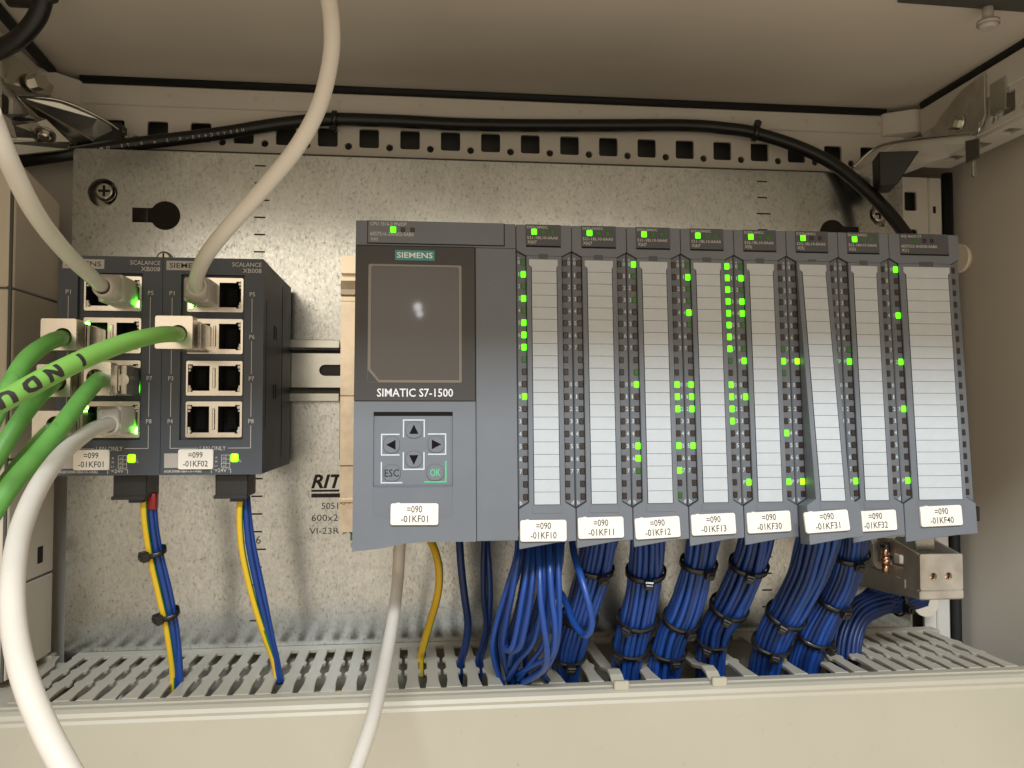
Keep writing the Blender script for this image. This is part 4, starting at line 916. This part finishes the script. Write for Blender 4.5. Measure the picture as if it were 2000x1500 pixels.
b = MB(); b.extr([Vector(p) for p in ((348.2,72,260),(348.2,72,236),(348.2,78,229),(348.2,128,231),(348.2,128,240),(348.2,112,250),(348.2,92,258))], Vector((-1.6,0,0)), .3); b.build('flange', 'diecast', t)
P = [at(1906,264,66), at(1752,279,118), at(1702,296,136), at(1662,332,140), at(1668,346,140), at(1770,334,132), at(1850,302,92), at(1900,282,68)]
b = MB(); b.extr(P, Vector((0,.6,-1.5)), .0); b.build('gusset', 'painted_steel', t)
b = MB(); b.tube(spline([at(1914,238,60),at(1912,254,60),at(1902,262,64),at(1880,262,72),at(1752,277,117),at(1706,292,134),at(1664,330,140)],6), .95, 8); b.build('rolled_edge', 'din_zinc', t)
q = at(1868,240,84); b = MB(); b.cyl(q+Vector((2,0,0)), (-1,-.1,0), 5.2, 2.2, 24); b.cyl(q+Vector((-.2,0,0)), (-1,-.1,0), 4.0, 4.2, 6); b.build('bolt', 'zinc_bright', t)
b = MB(); b.extr([at(1716,296,98),at(1796,294,88),at(1752,360,94),at(1718,364,98)], Vector((6,18,0)), .6); b.build('rubber_block', 'black_plastic', t)
b = MB(); b.box(347.2,350,84,86,204,229,b=.3); b.build('hanging_tab', 'din_zinc', t)
b = MB(); b.extr([at(1885,275,72),at(1912,270,62),at(1912,306,62),at(1886,318,72)], Vector((2,2,0)), .2); b.build('tab_plate', 'dark_steel', t)
b = MB(); q = at(1930,200,62); b.box(347.4,350,q.y-6,q.y+7,234,252,b=.4); b.build('square_nut', 'din_zinc', t)

# ================================================================== clamp block at lower right
t = thing('clamp_block', 'die-cast metal clamp block with two screw holes below the end module', 'clamp block', (297,75,-30))
b = MB(); cut(b, rect(285.2,308.8,-25.0,-6.6,.8,3), [circ(292.4,-18.0,2.0,20),circ(300.9,-18.0,2.0,20)], 1.0, lambda a,c,e: (a,46+e,c)); b.build('face', 'diecast', t)
b = MB()
for cx in (292.4,300.9): b.cyl((cx,49.4,-18), (0,-1,0), 1.7, 1.4, 16)
b.build('screw', 'copper', t)
b = MB(); b.box(284.8,309.2,44.6,62,-30.0,-25.1,b=.7); b.build('base_lip', 'diecast', t)
b = MB(); cut(b, [(47,-6.7),(72,-2),(104,-6),(112,-16),(104,-34),(82,-33),(47,-29.8)], [rect(60,82,-16.5,-9.5,.6,2)], .7, lambda a,c,e: (285.9+e,a,c)); b.build('side_cheek', 'diecast', t)
b = MB(); cut(b, [(47,-6.7),(72,-2),(104,-6),(112,-16),(104,-34),(82,-33),(47,-29.8)], [], .7, lambda a,c,e: (308.1+e,a,c)); b.build('side_cheek', 'diecast', t)
b = MB(); b.box(284.6,285.19,58,96,-27,-21.5,b=.25); b.build('side_rib', 'diecast', t)
b = MB(); b.box(288,292,68,74,-15.6,-10.4,b=.5); b.build('inner_pad', 'name_plate', t)
b = MB(); b.box(292.5,303.5,60,62,-7.5,14,b=.6); b.build('neck', 'zinc_bright', t)
b = MB(); b.box(304,330,60,90,8,16,b=.6); b.box(276,290,62,80,4,14,b=.6); b.build('terminal_foot', 'black_plastic', t)
t = thing('earth_clamp', 'copper earth clamp screw held by an L-shaped metal hook beside the clamp block', 'earth clamp', tuple(at(1725,1090,76)))
q = at(1729,1093,72); b = MB(); b.cyl(q+Vector((0,0,6.5)), (0,0,-1), 1.8, 4.2, 16); b.cyl(q+Vector((0,0,2.3)), (0,0,-1), 1.8, 2.2, 16, r2=2.9); b.cyl(q+Vector((0,0,.1)), (0,0,-1), 2.9, 2.6, 16, r2=1.9); b.cyl(q+Vector((0,0,-2.5)), (0,0,-1), 2.0, 4.4, 16); b.build('clamp_screw', 'copper', t)
q = at(1727,1068,74); b = MB(); b.cyl(q+Vector((0,0,2)), (.25,0,-1), 2.4, 5, 12); b.build('black_cap', 'black_plastic', t)
P = [at(1690,1040,80),at(1705,1062,80),at(1706,1098,80),at(1714,1110,80),at(1724,1114,80),at(1724,1100,80),at(1716,1096,80),at(1715,1040,80)]
b = MB(); b.extr(P, Vector((0,9,0)), .5); b.build('hook', 'diecast', t)
b = MB(); b.cyl(at(1805,1178,138), (0,-1,0), 8.0, 2.4, 32); tag(b.build('cover_disc','beige_cover'),'round beige cover disc hanging below the metal clamp block','disc')
b = MB(); b.cyl(at(1876,505,96)+Vector((0,0,0)), (-1,-.2,0), 8.6, 3, 28); tag(b.build('cover_disc','beige_cover'),'pale round cover on the right wall beside the end module','disc')

# ================================================================== top corners
t = thing('black_hose','thick dark hose curling at the upper left corner','hose',tuple(at(60,40,40)))
b = MB(); b.tube(path([(92,-40,30),(84,0,30),(70,38,32),(36,76,36),(-4,98,40),(-50,118,44)],8), 4.3, 14); b.build('hose', 'black_cable', t)
b = MB(); b.tube([at(20,0,38),at(60,2,34),at(104,-8,28)], 3.2, 12); b.build('hose_clip', 'black_plastic', t)
b = MB(); b.extr([at(1750,6,12),at(1764,-14,12),at(2040,-14,12),at(2040,28,12)], Vector((0,-60,0)), .5); tag(b.build('roof_box','dark_steel'),'dark flat box under the roof at the upper right edge','box')
q = at(1930,50,10)
t = thing('roof_stud','pale plastic stud with round foot under the roof at upper right','stud',(q.x,q.y,266.9))
b = MB(); b.cyl((q.x,q.y,266.9), (0,0,-1), 2.6, 266.9-q.z, 20); b.build('stem', 'white_boot', t)
b = MB(); b.cyl(q+Vector((0,0,2.2)), (0,0,-1), 5.2, 1.8, 28); b.cyl(q+Vector((0,0,.4)), (0,0,-1), 5.2, 2.0, 28, r2=3.4); b.build('foot', 'white_boot', t)
